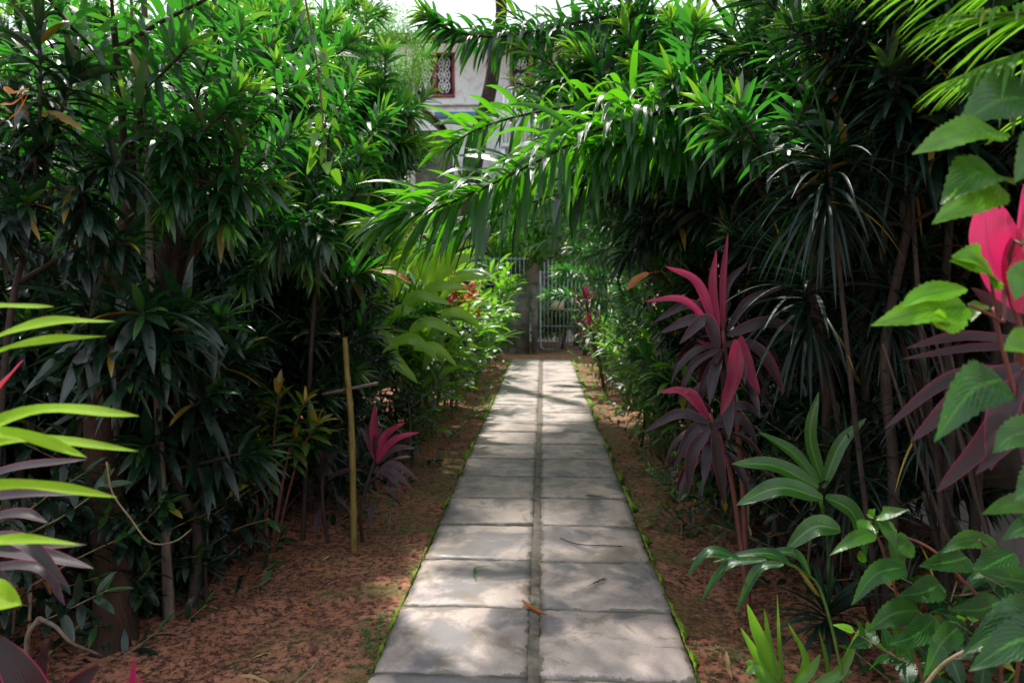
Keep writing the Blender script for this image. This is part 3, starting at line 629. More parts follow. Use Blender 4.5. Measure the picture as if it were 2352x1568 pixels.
# ------------------------------------------------------------------ planting
# --- big trees at the back
tb = at(1078, 480, 13)
tr_pts = [V(tb[0]-.1, 13, -.1), V(tb[0]-.06, 13, 1.6), tb, at(1104, 300, 13), at(1126, 210, 13), at(1142, 100, 13), at(1152, 0, 13), V(-.9, 12.4, 7.9)]
crowntree('tall tree with bare leaning grey trunk in front of cream house', (tb[0]-.1, 13), 8, 1.9, 301, 'tree', .16, .065, 6500, trunk=tr_pts, tr=.19, cc=V(-1.0, 10.8, 8.6), clumps=40, flat=.55, l0=21)  # crown sits forward, out of view, to block sun from the path
crowntree('feathery light green tree in front of the maroon window', (-3.3, 17), 7.4, 1.5, 302, 'feather', .10, .022, 15000, name='feathery_tree', tr=.07, clumps=44, cc=V(-4.15, 17, 7.1), droop=1.2)
crowntree('small bushy green tree just beyond the gate', (.9, 19.5), 4.9, 1.7, 303, 'tree', .13, .05, 12000, tr=.09, clumps=40, flat=1.2, cc=V(.9, 19.5, 2.9))
crowntree('green shrubby tree beyond the concrete wall left of gate', (-1.6, 19.0), 4.2, 1.6, 304, 'tree', .13, .05, 9000, tr=.08, clumps=34, flat=1.1, cc=V(-1.5, 19, 2.7))
crowntree('low bushy tree to the right beyond the far wall', (2.6, 18.6), 4.6, 1.6, 310, 'tree', .13, .05, 8000, tr=.08, clumps=30, flat=1.1, cc=V(2.6, 18.6, 3.0))
crowntree('dark green tree behind the far right shrubs', (3.2, 19), 7.0, 2.4, 305, 'tree', .15, .06, 5200, tr=.15, clumps=28)
crowntree('broad leafy tree rising behind the left bed', (-7.5, 12), 8.0, 3.0, 306, 'tree', .16, .06, 8000, tr=.2, clumps=34)
crowntree('leafy tree behind the left dracaena thicket, nearest the frame edge', (-6.0, 7.5), 5.6, 2.0, 307, 'tree', .14, .055, 7000, tr=.14, clumps=30)
crowntree('tall tree overhanging the pale right house wall', (4.6, 12.5), 8.6, 3.0, 308, 'tree', .16, .06, 8000, tr=.2, clumps=34)
crowntree('added shade tree, crown out of view blocking sun above the right bed', (3.6, 11.6), 7.6, 2.3, 309, 'tree', .15, .06, 11000, tr=.16, clumps=38, flat=.5, cc=V(2.4, 7.0, 6.6), trunk=[V(3.6, 11.6, -.1), V(3.3, 11.5, 3.9), V(2.7, 9.6, 5.6), V(2.5, 7.6, 6.4)])  # unseen tree added so its crown keeps sun off the right bed

crowntree('dense dark bush pressing against the back of the gate', (.5, 18.4), 2.6, .9, 311, 'tree', .12, .05, 6000, tr=.05, clumps=26, flat=1.3, cc=V(.5, 18.4, 1.2))
crowntree('dense bush behind the railing left of the gate', (-1.4, 18.2), 2.6, 1.0, 312, 'tree', .12, .05, 6000, tr=.05, clumps=26, flat=1.2, cc=V(-1.4, 18.2, 1.7))
# --- left bed: dracaena thicket
LD = [
 ((-2.05, 3.55), 2.9, 13, 1.0, 'slender twin trunk dracaena nearest on the left, stems bare to head height', dict(trunks=2, hmin=.62, blen=.7, L=.19)),
 ((-2.9, 3.9), 3.1, 14, 1.0, 'bushy dracaena at the far left with leaves hanging in dark tufts', dict(hmin=.4, L=.16, W=.03, mat='dracdark')),
 ((-2.5, 4.7), 3.4, 16, 1.0, 'tall glossy dracaena behind the twin bare stems', dict(hmin=.3, trunks=2, L=.2)),
 ((-1.95, 5.0), 3.3, 17, 1.0, 'dense glossy dracaena crowding above the yellow cane', dict(hmin=.3, lean=(.1, 0), L=.2)),
 ((-1.9, 6.1), 3.7, 18, 1.0, 'tall bright dracaena whose crown reaches toward the house window', dict(hmin=.3, lean=(.15, 0), trunks=2, blen=.8)),
 ((-2.7, 6.3), 3.9, 15, 1.1, 'tall dracaena in the second rank of left bed, sunlit on top', dict(hmin=.35, blen=.9)),
 ((-3.6, 5.3), 3.7, 15, 1.1, 'spreading dracaena by the left frame edge behind brown stems', dict(hmin=.35, blen=.9, trunks=2)),
 ((-2.0, 7.4), 3.7, 16, 1.0, 'tall dracaena halfway along the left bed with pale young tips', dict(hmin=.35, lean=(.2, 0), blen=.9, young=.3)),
 ((-3.2, 7.8), 4.6, 15, 1.1, 'tallest dracaena in the left bed, seen against the sky', dict(hmin=.4, blen=1.1, L=.28, W=.05)),
 ((-4.3, 7.0), 4.5, 15, 1.1, 'tall dracaena deep in the left thicket near the dark side wall', dict(hmin=.4, blen=1.0)),
 ((-2.5, 9.3), 4.2, 14, 1.1, 'dracaena behind the left thicket, partly hiding the house', dict(hmin=.4, blen=1.0, young=.3)),
]
for k, (b, h, nb, sp, lab, kw) in enumerate(LD): dracaena(lab, b, h, nb, sp, 400+k, group='dracaenas in the left bed', **kw)

# low dark arching dracaena tufts on the left (y 650-950)
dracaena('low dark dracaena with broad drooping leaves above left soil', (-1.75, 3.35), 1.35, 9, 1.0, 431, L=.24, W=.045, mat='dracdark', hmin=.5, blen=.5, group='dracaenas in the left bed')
dracaena('shaded dracaena drooping behind the variegated croton', (-2.0, 4.4), 1.7, 12, 1.0, 432, L=.22, W=.04, mat='dracdark', hmin=.4, blen=.6, group='dracaenas in the left bed')
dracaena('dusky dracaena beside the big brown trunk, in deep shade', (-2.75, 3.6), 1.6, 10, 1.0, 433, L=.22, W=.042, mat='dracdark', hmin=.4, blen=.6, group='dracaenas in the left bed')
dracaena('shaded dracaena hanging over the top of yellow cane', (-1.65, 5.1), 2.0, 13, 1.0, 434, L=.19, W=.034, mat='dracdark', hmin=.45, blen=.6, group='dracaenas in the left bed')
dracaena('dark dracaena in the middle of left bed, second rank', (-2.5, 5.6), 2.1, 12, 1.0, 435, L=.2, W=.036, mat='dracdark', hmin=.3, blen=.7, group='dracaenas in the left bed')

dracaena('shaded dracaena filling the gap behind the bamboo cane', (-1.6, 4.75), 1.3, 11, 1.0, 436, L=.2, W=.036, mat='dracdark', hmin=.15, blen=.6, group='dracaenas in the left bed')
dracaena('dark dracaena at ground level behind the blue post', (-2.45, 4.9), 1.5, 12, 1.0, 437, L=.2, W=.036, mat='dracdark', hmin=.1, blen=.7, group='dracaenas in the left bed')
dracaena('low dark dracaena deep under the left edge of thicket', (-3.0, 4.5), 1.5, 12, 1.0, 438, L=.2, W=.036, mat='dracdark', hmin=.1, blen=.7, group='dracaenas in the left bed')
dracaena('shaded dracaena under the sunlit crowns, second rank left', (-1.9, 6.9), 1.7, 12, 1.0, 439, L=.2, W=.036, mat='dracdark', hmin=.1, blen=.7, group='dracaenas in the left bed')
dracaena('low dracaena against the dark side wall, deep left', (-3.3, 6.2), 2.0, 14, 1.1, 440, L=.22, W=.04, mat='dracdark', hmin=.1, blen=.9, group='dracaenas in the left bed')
def tufts(label, base, pivot, tips, seed, L, W, mat='drac', n=46, group='dracaenas in the left bed', droop=1.5, t0=.4, bark='bark', young=.15, tr=.016):
    rr_ = np.random.default_rng(seed); root = thing('dracaena_shrub', label, 'shrub', (base[0], base[1], 0), group)
    P = smooth([V(base[0], base[1], -.25), V(base[0], base[1], .8)*.5+np.array(pivot)*.5, pivot], 16); g = G(); g.tube(P, np.linspace(tr, tr*.55, 16), 7, bump=.12, rng=rr_); g.build('trunk', M[bark], root)
    for t in tips:
        t = at(*t); s0 = P[rr_.integers(9, 16)]; m_ = (s0+t)/2+V(rr_.normal(0, .05), rr_.normal(0, .05), .06)
        leafy(root, [s0, m_, t], rr_, n, L, W, mat, bark, .009, .006, t0=t0, droop=droop, young=young)
    return root
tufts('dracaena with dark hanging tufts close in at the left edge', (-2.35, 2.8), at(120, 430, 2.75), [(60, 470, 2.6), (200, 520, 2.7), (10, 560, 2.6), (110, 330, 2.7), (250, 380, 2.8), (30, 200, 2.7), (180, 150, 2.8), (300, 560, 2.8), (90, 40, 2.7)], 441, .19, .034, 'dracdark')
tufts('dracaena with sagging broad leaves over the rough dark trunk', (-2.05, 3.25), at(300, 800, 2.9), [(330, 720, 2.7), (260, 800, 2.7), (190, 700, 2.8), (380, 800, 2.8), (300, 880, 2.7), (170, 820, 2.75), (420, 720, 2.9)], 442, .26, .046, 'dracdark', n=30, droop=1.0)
tufts('bright dracaena with sunlit tufts reaching in front of the slender stem', (-2.1, 3.7), at(500, 420, 3.3), [(560, 330, 3.2), (430, 300, 3.2), (600, 200, 3.3), (480, 130, 3.3), (280, 230, 3.0), (640, 420, 3.3), (520, 520, 3.2), (700, 300, 3.5), (380, 480, 3.1), (740, 140, 3.6), (560, 40, 3.5)], 443, .2, .034, 'drac', young=.2)
tufts('dracaena with glossy tufts jutting toward the path under the vine', (-1.5, 4.3), at(760, 480, 4.2), [(830, 420, 4.0), (840, 340, 4.1), (760, 560, 3.9), (700, 600, 3.9), (620, 580, 3.8), (880, 260, 4.3), (820, 180, 4.4), (720, 640, 4.0), (560, 660, 3.8), (840, 480, 4.2)], 444, .2, .034, 'drac')

tufts('dracaena with sunlit yellow green tips beside the house window', (-1.6, 6.6), at(860, 300, 6.6), [(885, 110, 6.5), (880, 210, 6.5), (945, 270, 6.4), (930, 330, 6.3), (860, 190, 6.5), (800, 60, 6.6), (880, 400, 6.2), (950, 330, 6.4), (840, 20, 6.8), (780, 240, 6.4)], 445, .25, .042, 'drac', n=60, young=.3)
for k_, (x_, y_, h_, l_) in enumerate([(-1.75, 4.5, .75, 'dark undergrowth between blue post and croton'), (-2.7, 4.3, .8, 'dark undergrowth behind the broad brown trunk'), (-2.2, 5.3, 1.0, 'shaded leafy undergrowth right behind the blue post'), (-3.1, 5.2, 1.1, 'dark leafy undergrowth by the dark side wall'), (-1.55, 5.6, .9, 'shaded undergrowth further along the left bed'), (-2.9, 3.4, .9, 'dark leafy clump at the far left in shade'), (-2.35, 2.95, .55, 'dark low clump near the bottom left corner'), (-2.5, 6.6, 1.1, 'dark undergrowth deep in the left bed'), (-2.05, 3.9, .8, 'dark shrubby growth between the rough trunk and the broad one'), (-2.5, 3.7, 1.0, 'dark shrubby growth left of the broad trunk'), (-1.95, 3.45, .6, 'low dark growth behind the looping vine'), (-2.1, 2.7, .7, 'dark growth at the left edge under purple leaves')]):
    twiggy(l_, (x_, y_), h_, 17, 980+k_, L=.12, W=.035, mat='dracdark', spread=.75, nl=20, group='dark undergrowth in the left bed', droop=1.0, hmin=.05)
# --- big brown trunk and dark stems on left
def bare_trunk(label, pts, r0, r1, mat, forks=(), name='bare_tree', seed=1, cat='tree'):
    rng = np.random.default_rng(seed); p0 = pts[0]; root = thing(name, label, cat, (p0[0], p0[1], 0))
    P = smooth(pts, 26); g = G(); rr = np.linspace(r0, r1, 26); rr[:5] *= (1.8, 1.5, 1.25, 1.12, 1.04)
    if r0 > 1:
        for k_ in range(6):
            a_ = k_*1.05+rng.random()*.5; d_ = V(math.cos(a_), math.sin(a_), 0); c_ = V(p0[0], p0[1], 0); g.tube(smooth([c_+Z*r0*2, c_+d_*r0*1.1+Z*r0*.5, c_+d_*r0*(2.6+rng.random())-Z*.06], 8), np.linspace(r0*.5, r0*.16, 8), 7, bump=.2, rng=rng)
    g.tube(P, rr, 12, bump=.22, rng=rng); g.build('trunk', M[mat], root)
    for fk in forks:
        g = G(); g.tube(smooth(fk, 16), np.linspace(r1*.9, r1*.45, 16), 8, bump=.12, rng=rng); g.build('limb', M[mat], root)
    return root
b = gnd(262, 1480); b[2] = -.3
bare_trunk('dark rough trunk at the lower left, its foot on bare soil', [b, at(250, 1250, 3.05), at(225, 1000, 3.1), at(245, 800, 3.2)], .085, .05, 'darkbark', [[at(245, 800, 3.2), at(232, 640, 3.2), at(205, 500, 3.3)], [at(245, 800, 3.2), at(275, 600, 3.25), at(300, 430, 3.3), at(322, 250, 3.3)]], seed=5)
b = gnd(430, 1320); b[2] = -.3
bare_trunk('broad reddish brown trunk in shade behind the left soil', [b, at(425, 1100, 3.9), at(410, 860, 3.9), at(390, 600, 4.0), at(370, 300, 4.1)], .13, .05, 'darkbark', seed=6)
b = at(352, 660, 3.2); b0 = V(b[0]+.03, 3.2, -.25)
bare_trunk('thin upright pale brown stem crossing the left foliage to the top', [b0, at(350, 700, 3.2), at(342, 400, 3.2), at(338, 150, 3.2), at(328, -60, 3.2)], .018, .012, 'paletrunk', [[at(345, 520, 3.2), at(318, 380, 3.25), at(305, 100, 3.3), at(300, -60, 3.3)]], seed=7, name='slender_trunk')

# --- foreground left: lime strap leaves entering from the left edge
rg = np.random.default_rng(77)
root = thing('shell_ginger', 'lime green arching strap leaves entering from the left edge', 'plant', (-1.65, 1.35, 0))
cane = [V(-1.6, 1.35, -.25), V(-1.52, 1.33, .6), at(-190, 1000, 1.3), at(-150, 700, 1.3)]
P = smooth(cane, 16); g = G(); g.tube(P, np.linspace(.012, .006, 16), 6); st = g.build('cane', M['greenstem'], root)
def blade(g, a, m_, b, Yd, W, mat=None, prof='lance', rngx=rg, fold=.3, up=V(0, -.55, 1), seg=14, young=0, wave=.1, Yb=None, var=.5):
    """one leaf along three picked points, as a smooth blade"""
    P = smooth([a, m_, b], seg+1); d = nrm(np.gradient(P, axis=0)); t = np.linspace(0, 1, seg+1)
    S = nrm(np.cross(d, up)); n_ = np.cross(S, d)
    if prof == 'lance': pw = np.sin(np.pi*np.clip(t*.96+.03, 0, 1)**.8)**.75
    elif prof == 'ovate': pw = np.sin(np.pi*np.clip(t, 0, 1)**.56)**.92*(1+.13*(np.arange(seg+1) % 2)); pw[0] = .1
    elif prof == 'strap': pw = np.minimum(1, .5+2*t)*(1-t**3)**.8
    pw[-1] = .01; h = W/2*pw; ph = rngx.random()*6
    w1 = wave*h*np.sin(t*11+ph); w2 = wave*h*np.sin(t*12+ph+2)
    a1 = P+S*(h*math.cos(fold))[:, None]+n_*(h*math.sin(fold)+w1)[:, None]; a2 = P-S*(h*math.cos(fold))[:, None]+n_*(h*math.sin(fold)+w2)[:, None]
    v = np.stack([a1, (a1+P)/2-n_*(h*.03)[:, None], P, (a2+P)/2-n_*(h*.03)[:, None], a2], 1).reshape(-1, 3)
    f = [(i*5+j, i*5+j+1, i*5+j+6, i*5+j+5) for i in range(seg) for j in range(4)]
    A = np.zeros((seg+1, 5, 4)); A[..., 0] = var; A[..., 1] = young; A[..., 2] = np.array([0, .25, .5, .75, 1])[None]; A[..., 3] = t[:, None]*.97
    g.add(v, f, A)
def pxblades(g, lst, prof='lance', **kw):
    for a, m_, b, Yd, W, *e in lst:
        blade(g, at(*a, Yd+(e[0] if e else 0)), at(*m_, Yd+(e[0]*.5 if e else 0)), at(*b, Yd), Yd, W, prof=prof, **kw)
g = G()
pxblades(g, [((-190, 860), (60, 752), (265, 738), 1.3, .034), ((-180, 900), (30, 798), (245, 772), 1.28, .032), ((-200, 1060), (80, 948), (320, 955), 1.25, .040),
             ((-180, 1030), (30, 1000), (200, 1050), 1.22, .036), ((-180, 1060), (60, 1010), (318, 1036), 1.27, .030), ((-180, 1140), (60, 1115), (270, 1142), 1.22, .030),
             ((-150, 1270), (20, 1240), (185, 1250), 1.2, .024), ((-160, 760), (-40, 710), (125, 704), 1.35, .03), ((-160, 1430), (-60, 1370), (50, 1388), 1.25, .09)], wave=.22)
g.build('foliage', M['lime'], st)
root = thing('cordyline', 'purple grey cordyline leaves drooping at the left edge below lime leaves', 'plant', (-1.75, 1.5, 0))
P = smooth([V(-1.75, 1.5, -.25), V(-1.7, 1.5, .6), at(-160, 1200, 1.5)], 12); g = G(); g.tube(P, np.linspace(.014, .01, 12), 7); st = g.build('stem', M['bark'], root)
g = G()
pxblades(g, [((-160, 1250), (60, 1270), (215, 1305), 1.45, .042), ((-140, 1260), (40, 1240), (160, 1350), 1.4, .036), ((-140, 1230), (30, 1180), (110, 1200), 1.5, .032), ((-130, 1290), (50, 1260), (200, 1250), 1.55, .03),
             ((-140, 1160), (20, 1080), (200, 1055), 1.5, .034), ((-140, 1180), (0, 1140), (190, 1135), 1.55, .03), ((-140, 1300), (-30, 1310), (40, 1360), 1.4, .03), ((-140, 1330), (80, 1300), (150, 1390), 1.5, .03)])
g.build('foliage', M['cordplum'], st)
b0 = at(60, 1800, 1.35)
root = thing('cordyline', 'dark cordyline with pink leaf margins in the bottom left corner', 'plant', (b0[0], b0[1], 0))
g = G(); g.tube([V(b0[0], b0[1], -.25), V(b0[0], b0[1], .45)], .012, 7); st = g.build('stem', M['bark'], root)
g = G(); pxblades(g, [((40, 1760), (70, 1600), (-20, 1450), 1.3, .085), ((60, 1760), (75, 1600), (108, 1478), 1.35, .05), ((90, 1760), (160, 1600), (228, 1525), 1.4, .05)], up=V(.3, -1, .3), fold=.15)
g.build('foliage', M['cord'], st)
b0 = gnd(310, 1660)
root = thing('cordyline', 'tiny red cordyline shoot poking up at the bottom left', 'plant', (b0[0], b0[1], 0))
g = G(); g.tube([V(b0[0], b0[1], -.25), V(b0[0], b0[1], .1)], .006, 6); st = g.build('stem', M['bark'], root)
g = G(); pxblades(g, [((312, 1650), (305, 1580), (310, 1508), b0[1], .03), ((312, 1650), (300, 1600), (290, 1560), b0[1], .02), ((312, 1650), (330, 1600), (318, 1545), b0[1], .02)], up=V(0, -1, .3))
g.build('foliage', M['pinkleaf'], st)
# twigs
g = G(); g.tube(smooth([at(90, 1418, 2.2), at(130, 1440, 2.2), at(165, 1475, 2.2), at(235, 1505, 2.3)], 16), np.linspace(.008, .004, 16), 7, bump=.3, rng=rg)
g.tube(smooth([at(90, 1418, 2.2), at(60, 1480, 2.2), V(-1.75, 2.3, 0)], 8), .008, 6)
o = g.build('crooked_branch', M['paletrunk'], None, origin=at(90, 1418, 2.2)); tag(o, 'crooked mossy broken branch leaning at the lower left', 'branch')
g = G(); g.tube(smooth([at(245, 1060, 2.6), at(258, 1130, 2.6), at(300, 1190, 2.6), at(345, 1245, 2.6), at(400, 1243, 2.7), at(440, 1215, 2.8)], 26), np.linspace(.004, .003, 26), 6)
o = g.build('vine_stem', M['twig'], None, origin=at(245, 1060, 2.6)); tag(o, 'thin bare grey vine looping below the left foliage', 'vine')

# small shaded plants on left soil
b = gnd(420, 1330); cordyline('small green strap leaved plant at the foot of brown trunk', b, at(430, 1215, b[1]), 22, .16, .025, 51, 'drac', droop=1.2, name='strap_plant', young=.2, crown=.05)
b = gnd(480, 1360); cordyline('little bluish green rosette in front of the left stems', b, at(470, 1290, b[1]), 16, .14, .022, 52, 'grass', droop=1.2, name='strap_plant', young=.2, crown=.04)
# croton with yellow leaves
b = gnd(610, 1250); root = thing('croton', 'variegated croton with yellow and red ribbed leaves under the thicket', 'shrub', (b[0], b[1], 0))
rg2 = np.random.default_rng(9)
for (tx, ty, yg) in ((560, 900, .9), (640, 870, .3), (700, 890, .2), (600, 1000, .2), (680, 980, .1), (730, 940, .3), (580, 1090, .1)):
    tp = at(tx, ty+30, b[1]); leafy(root, [V(b[0]+rg2.normal(0, .03), b[1], -.25), b*.4+tp*.6+V(0, 0, .05), tp], rg2, 18, .17, .045, 'croton', 'redstem', .008, .005, t0=.55, a0=85, a1=25, droop=1.0, young=yg, prof='broad')
# fallen/hanging bamboo cane
bc = gnd(813, 1250)
root = thing('bamboo_cane', 'upright yellow bamboo cane standing beside the pink cordyline', 'cane', (bc[0], bc[1], 0))
g = G(); P = smooth([V(bc[0], bc[1], -.25), at(808, 1000, bc[1]), at(797, 850, bc[1]+.03), at(792, 775, bc[1]+.05)], 60); rr = np.full(60, .019); rr[::9] = .023; rr = rr*np.linspace(1.05, .8, 60); g.tube(P, rr, 10); g.build('culm', M['bamboo'], root)
g = G(); a = at(800, 880, bc[1]); g.tube(smooth([at(740, 905, bc[1]+.05), at(800, 893, bc[1]+.05), at(868, 880, bc[1]+.1)], 10), .01, 6); g.build('side_branch', M['paletrunk'], root)
# pink cordyline by the path
b = gnd(845, 1215); root = cordyline('young cordyline with bright pink upright leaves left of the path', b, at(862, 1050, b[1]), 10, .26, .05, 61, 'cordplum', droop=1.3, young=.01)
st = [c for c in root.children if c.name.startswith('stem')][0]; Yc = b[1]
g = G(); pxblades(g, [((862, 1060), (858, 990), (862, 925), Yc, .055), ((866, 1060), (885, 1000), (930, 970), Yc-.03, .05), ((866, 1060), (905, 1010), (965, 992), Yc-.05, .045)], up=V(0, -1, .35), young=1.0)
g.build('young_foliage', M['cord'], st)
g = G(); pxblades(g, [((866, 1065), (910, 1030), (955, 1028), Yc-.05, .04), ((866, 1090), (905, 1065), (965, 1105), Yc-.08, .045), ((866, 1095), (900, 1080), (950, 1128), Yc-.1, .045), ((864, 1095), (885, 1085), (925, 1125), Yc-.1, .04), ((862, 1060), (840, 1000), (825, 980), Yc, .03), ((862, 1095), (840, 1120), (838, 1160), Yc, .03)], up=V(0, -.8, .6), var=.9)
g.build('lower_foliage', M['cordplum'], st)
b = gnd(800, 1270); cordyline('dull purple cordyline behind the yellow cane', (b[0]-.15, b[1]+.35), at(740, 1070, b[1]+.35), 14, .26, .045, 62, 'cordplum', young=.05, droop=1.5)
b = gnd(880, 1200); twiggy('tiny green seedling at the foot of the pink cordyline', b, .2, 5, 63, L=.05, W=.022, nl=6)
# hanging orange leaves
g = G(); pxblades(g, [((872, 624), (910, 630), (946, 652), 4.6, .055)], prof='lance'); g.tube(smooth([at(872, 624, 4.6), at(872, 624, 4.6)+V(-.1, .1, .01), at(872, 624, 4.6)+V(-.2, .3, -.08)], 8), .003, 5); o = g.build('withered_leaf', M['orange'], None, origin=at(872, 624, 4.6)); tag(o, 'orange withered leaf jutting out of the left bed', 'leaf')
g = G(); pxblades(g, [((1490, 628), (1462, 645), (1438, 668), 4.2, .07)], prof='lance'); g.tube(smooth([at(1490, 628, 4.2), at(1490, 628, 4.2)+V(.1, .1, .01), at(1490, 628, 4.2)+V(.2, .3, -.08)], 8), .003, 5); o = g.build('withered_leaf', M['orange'], None, origin=at(1490, 628, 4.2)); tag(o, 'orange withered leaf hanging on the right side of path', 'leaf')
g = G(); pxblades(g, [((10, 200), (30, 215), (65, 205), 2.4, .03), ((0, 240), (30, 240), (60, 215), 2.4, .03), ((20, 275), (45, 255), (65, 215), 2.4, .025)]); g.tube(smooth([at(65, 205, 2.4), at(65, 205, 2.4)+V(-.1, .1, .01), at(65, 205, 2.4)+V(-.2, .3, -.08)], 8), .003, 5); o = g.build('withered_leaf', M['orange'], None, origin=at(65, 205, 2.4)); tag(o, 'cluster of yellow orange leaves at the upper left edge', 'leaf')
g = G(); pxblades(g, [((-60, 960), (10, 880), (55, 825), 1.6, .03)]); o = g.build('withered_leaf', M['red'], None, origin=at(-60, 960, 1.6)); tag(o, 'dull red narrow leaf between lime leaves at left edge', 'leaf')

# --- left row of gingers receding to the gate
def row(label, b, h, nc, seed, **kw): return ginger(label, b, h, nc, seed, **kw)
GL = [
 ((-1.25, 7.0), 1.5, 9, 'bright ginger clump beyond the yellow cane with broad lit leaves', dict(flower=1, young=.6, L=.42, W=.085)),
 ((-1.45, 8.2), 1.95, 11, 'tall ginger clump with very large upright lime leaves', dict(L=.58, W=.13, young=.9)),
 ((-1.2, 9.3), 1.6, 10, 'ginger clump with a small red flower head, middle left bed', dict(flower=2, young=.5)),
 ((-1.85, 9.9), 2.2, 9, 'taller ginger clump behind the red flowering one', dict(L=.45, W=.09, young=.5)),
 ((-1.15, 10.9), 1.5, 9, 'glossy ginger clump leaning over the far left soil strip', dict()),
 ((-1.2, 12.4), 1.6, 9, 'ginger clump near the far end of left bed', dict()),
 ((-1.15, 14.0), 1.5, 8, 'last ginger clump on the left, before the concrete wall', dict()),
 ((-1.7, 6.2), 1.6, 9, 'shaded ginger clump under the left thicket', dict(flower=0)),
]
GL += [((-.95, 15.3), 2.1, 11, 'tall ginger clump hiding the wall left of the gate', dict(L=.42, W=.085)), ((-1.3, 13.3), 2.2, 10, 'tall ginger clump second from the concrete wall', dict(L=.42, W=.085)), ((-1.4, 11.6), 2.3, 10, 'tall leafy ginger clump behind the far left low shrubs', dict(L=.42, W=.085, young=.5)), ((-2.3, 12.6), 2.6, 10, 'highest ginger clump behind the left row', dict(L=.45, W=.09))]
for k, (b, h, nc, lab, kw) in enumerate(GL): ginger(lab, b, h, nc, 500+k, group='ginger clumps in the left bed', **kw)
SL_ = [((-1.15, 6.1), .75, 'low dark leafy shrub beside the left soil, nearest'), ((-1.1, 7.3), .7, 'low shrub hugging the left soil strip below ginger'), ((-1.05, 8.5), .7, 'low dark shrub midway along left soil strip'), ((-1.5, 5.5), .9, 'dark leafy shrub behind the pink cordyline'),
       ((-1.1, 10.0), .75, 'low shrub on far part of left soil strip'), ((-1.1, 11.6), .8, 'low shrub near the far end of the left strip'), ((-1.1, 13.2), .9, 'last low shrub at left before the wall'), ((-1.75, 4.9), .7, 'dark undergrowth shrub behind yellow cane')]
for k, (b, h, lab) in enumerate(SL_): twiggy(lab, b, h, 13, 540+k, L=.10, W=.034, mat='dracdark' if k in (0, 3, 7) else 'drac', spread=.6, nl=16, group='low shrubs in the left bed', droop=1.0)
cordyline('dark red cordyline among the gingers on the left', (-1.35, 8.9), (-1.1, 8.7, 1.25), 26, .32, .06, 571, 'cord', young=.3, heads=[(-1.05, 8.7, 1.2), (-1.3, 9.0, 1.45)])
cordyline('tall cordyline with red tips high in the left thicket', (-1.7, 5.6), (-1.55, 5.5, 2.2), 24, .24, .04, 572, 'cord', young=.6, heads=[at(785, 500, 5.4), at(810, 660, 5.2)], r=.008)
cordyline('red tipped cordyline rising behind the big lime ginger', (-1.7, 9.0), (-1.5, 9, 2.2), 20, .3, .05, 573, 'cord', young=.5, heads=[at(945, 500, 9), at(1100, 525, 10)])

# big lit ginger leaves in the middle of the left row
root = thing('ginger_plant', 'tall ginger with broad glowing upright leaves halfway along left bed', 'plant', (-1.5, 7.0, 0), 'ginger clumps in the left bed')
sts = []
for bx_ in (-1.45, -1.3, -1.6):
    g = G(); g.tube(smooth([V(bx_, 7.0, -.2), V(bx_+.02, 7.0, .9), at(960+(bx_+1.45)*200, 640, 7.0)], 14), np.linspace(.012, .006, 14), 6); sts.append(g.build('cane', M['greenstem'], root))
g = G(); rg3 = np.random.default_rng(44)
pxblades(g, [((985, 660), (985, 590), (1040, 505), 6.9, .20), ((900, 690), (905, 610), (960, 540), 6.9, .20), ((880, 640), (890, 560), (925, 500), 7.1, .16), ((1000, 650), (1050, 600), (1110, 590), 6.8, .12), ((990, 640), (1040, 570), (1100, 555), 7.0, .13),
    ((960, 700), (1000, 660), (1080, 660), 6.6, .12), ((920, 720), (960, 680), (1040, 700), 6.5, .12), ((900, 730), (930, 715), (1010, 745), 6.3, .12), ((940, 760), (990, 740), (1060, 775), 6.2, .11), ((900, 760), (870, 700), (840, 690), 6.5, .11), ((880, 700), (850, 640), (830, 600), 6.8, .12), ((960, 640), (940, 570), (985, 490), 7.2, .13),
    ((1010, 690), (1060, 640), (1130, 640), 6.9, .10), ((900, 790), (950, 780), (1010, 830), 6.0, .11), ((880, 800), (910, 830), (960, 880), 5.8, .11), ((950, 800), (1000, 800), (1050, 840), 6.1, .10), ((870, 760), (900, 790), (905, 860), 5.9, .10), ((1000, 720), (1060, 720), (1110, 760), 6.8, .10)], up=V(.15, -1, .5), rngx=rg3, young=.85, var=.6)
g.build('foliage', M['gingerlit'], sts[0])
# --- hanging vine
root = thing('hanging_vine', 'thin vine with heart shaped leaves hanging before the left thicket', 'vine', tuple(at(700, -60, 2.4)))
P = smooth([at(690, -80, 2.4), at(705, 20, 2.4), at(730, 160, 2.4), at(742, 290, 2.4), at(745, 372, 2.4)], 30); g = G(); g.tube(P, np.linspace(.004, .0018, 30), 6); st = g.build('vine_stem', M['redstem'], root)
n = 30; i = np.linspace(3, 29, n).astype(int); th = np.arange(n)*2.2; D = np.stack([np.cos(th), np.sin(th)*.6, -.25+0*th], -1); g = G()
for a, d in zip(P[i], nrm(D)): g.tube(smooth([a, a+d*.02+Z*.004, a+d*.032-Z*.012], 5), .0008, 4)
g.build('leaf_stalks', M['greenstem'], st)
g = G(); g.leaves(P[i]+nrm(D)*.032-Z*.012, D-Z*.8, .045+.02*np.random.default_rng(3).random(n), .04, .8, rg, 'heart', 6, .25, young=np.linspace(.1, .8, n)**2); g.build('foliage', M['hibis'], st)

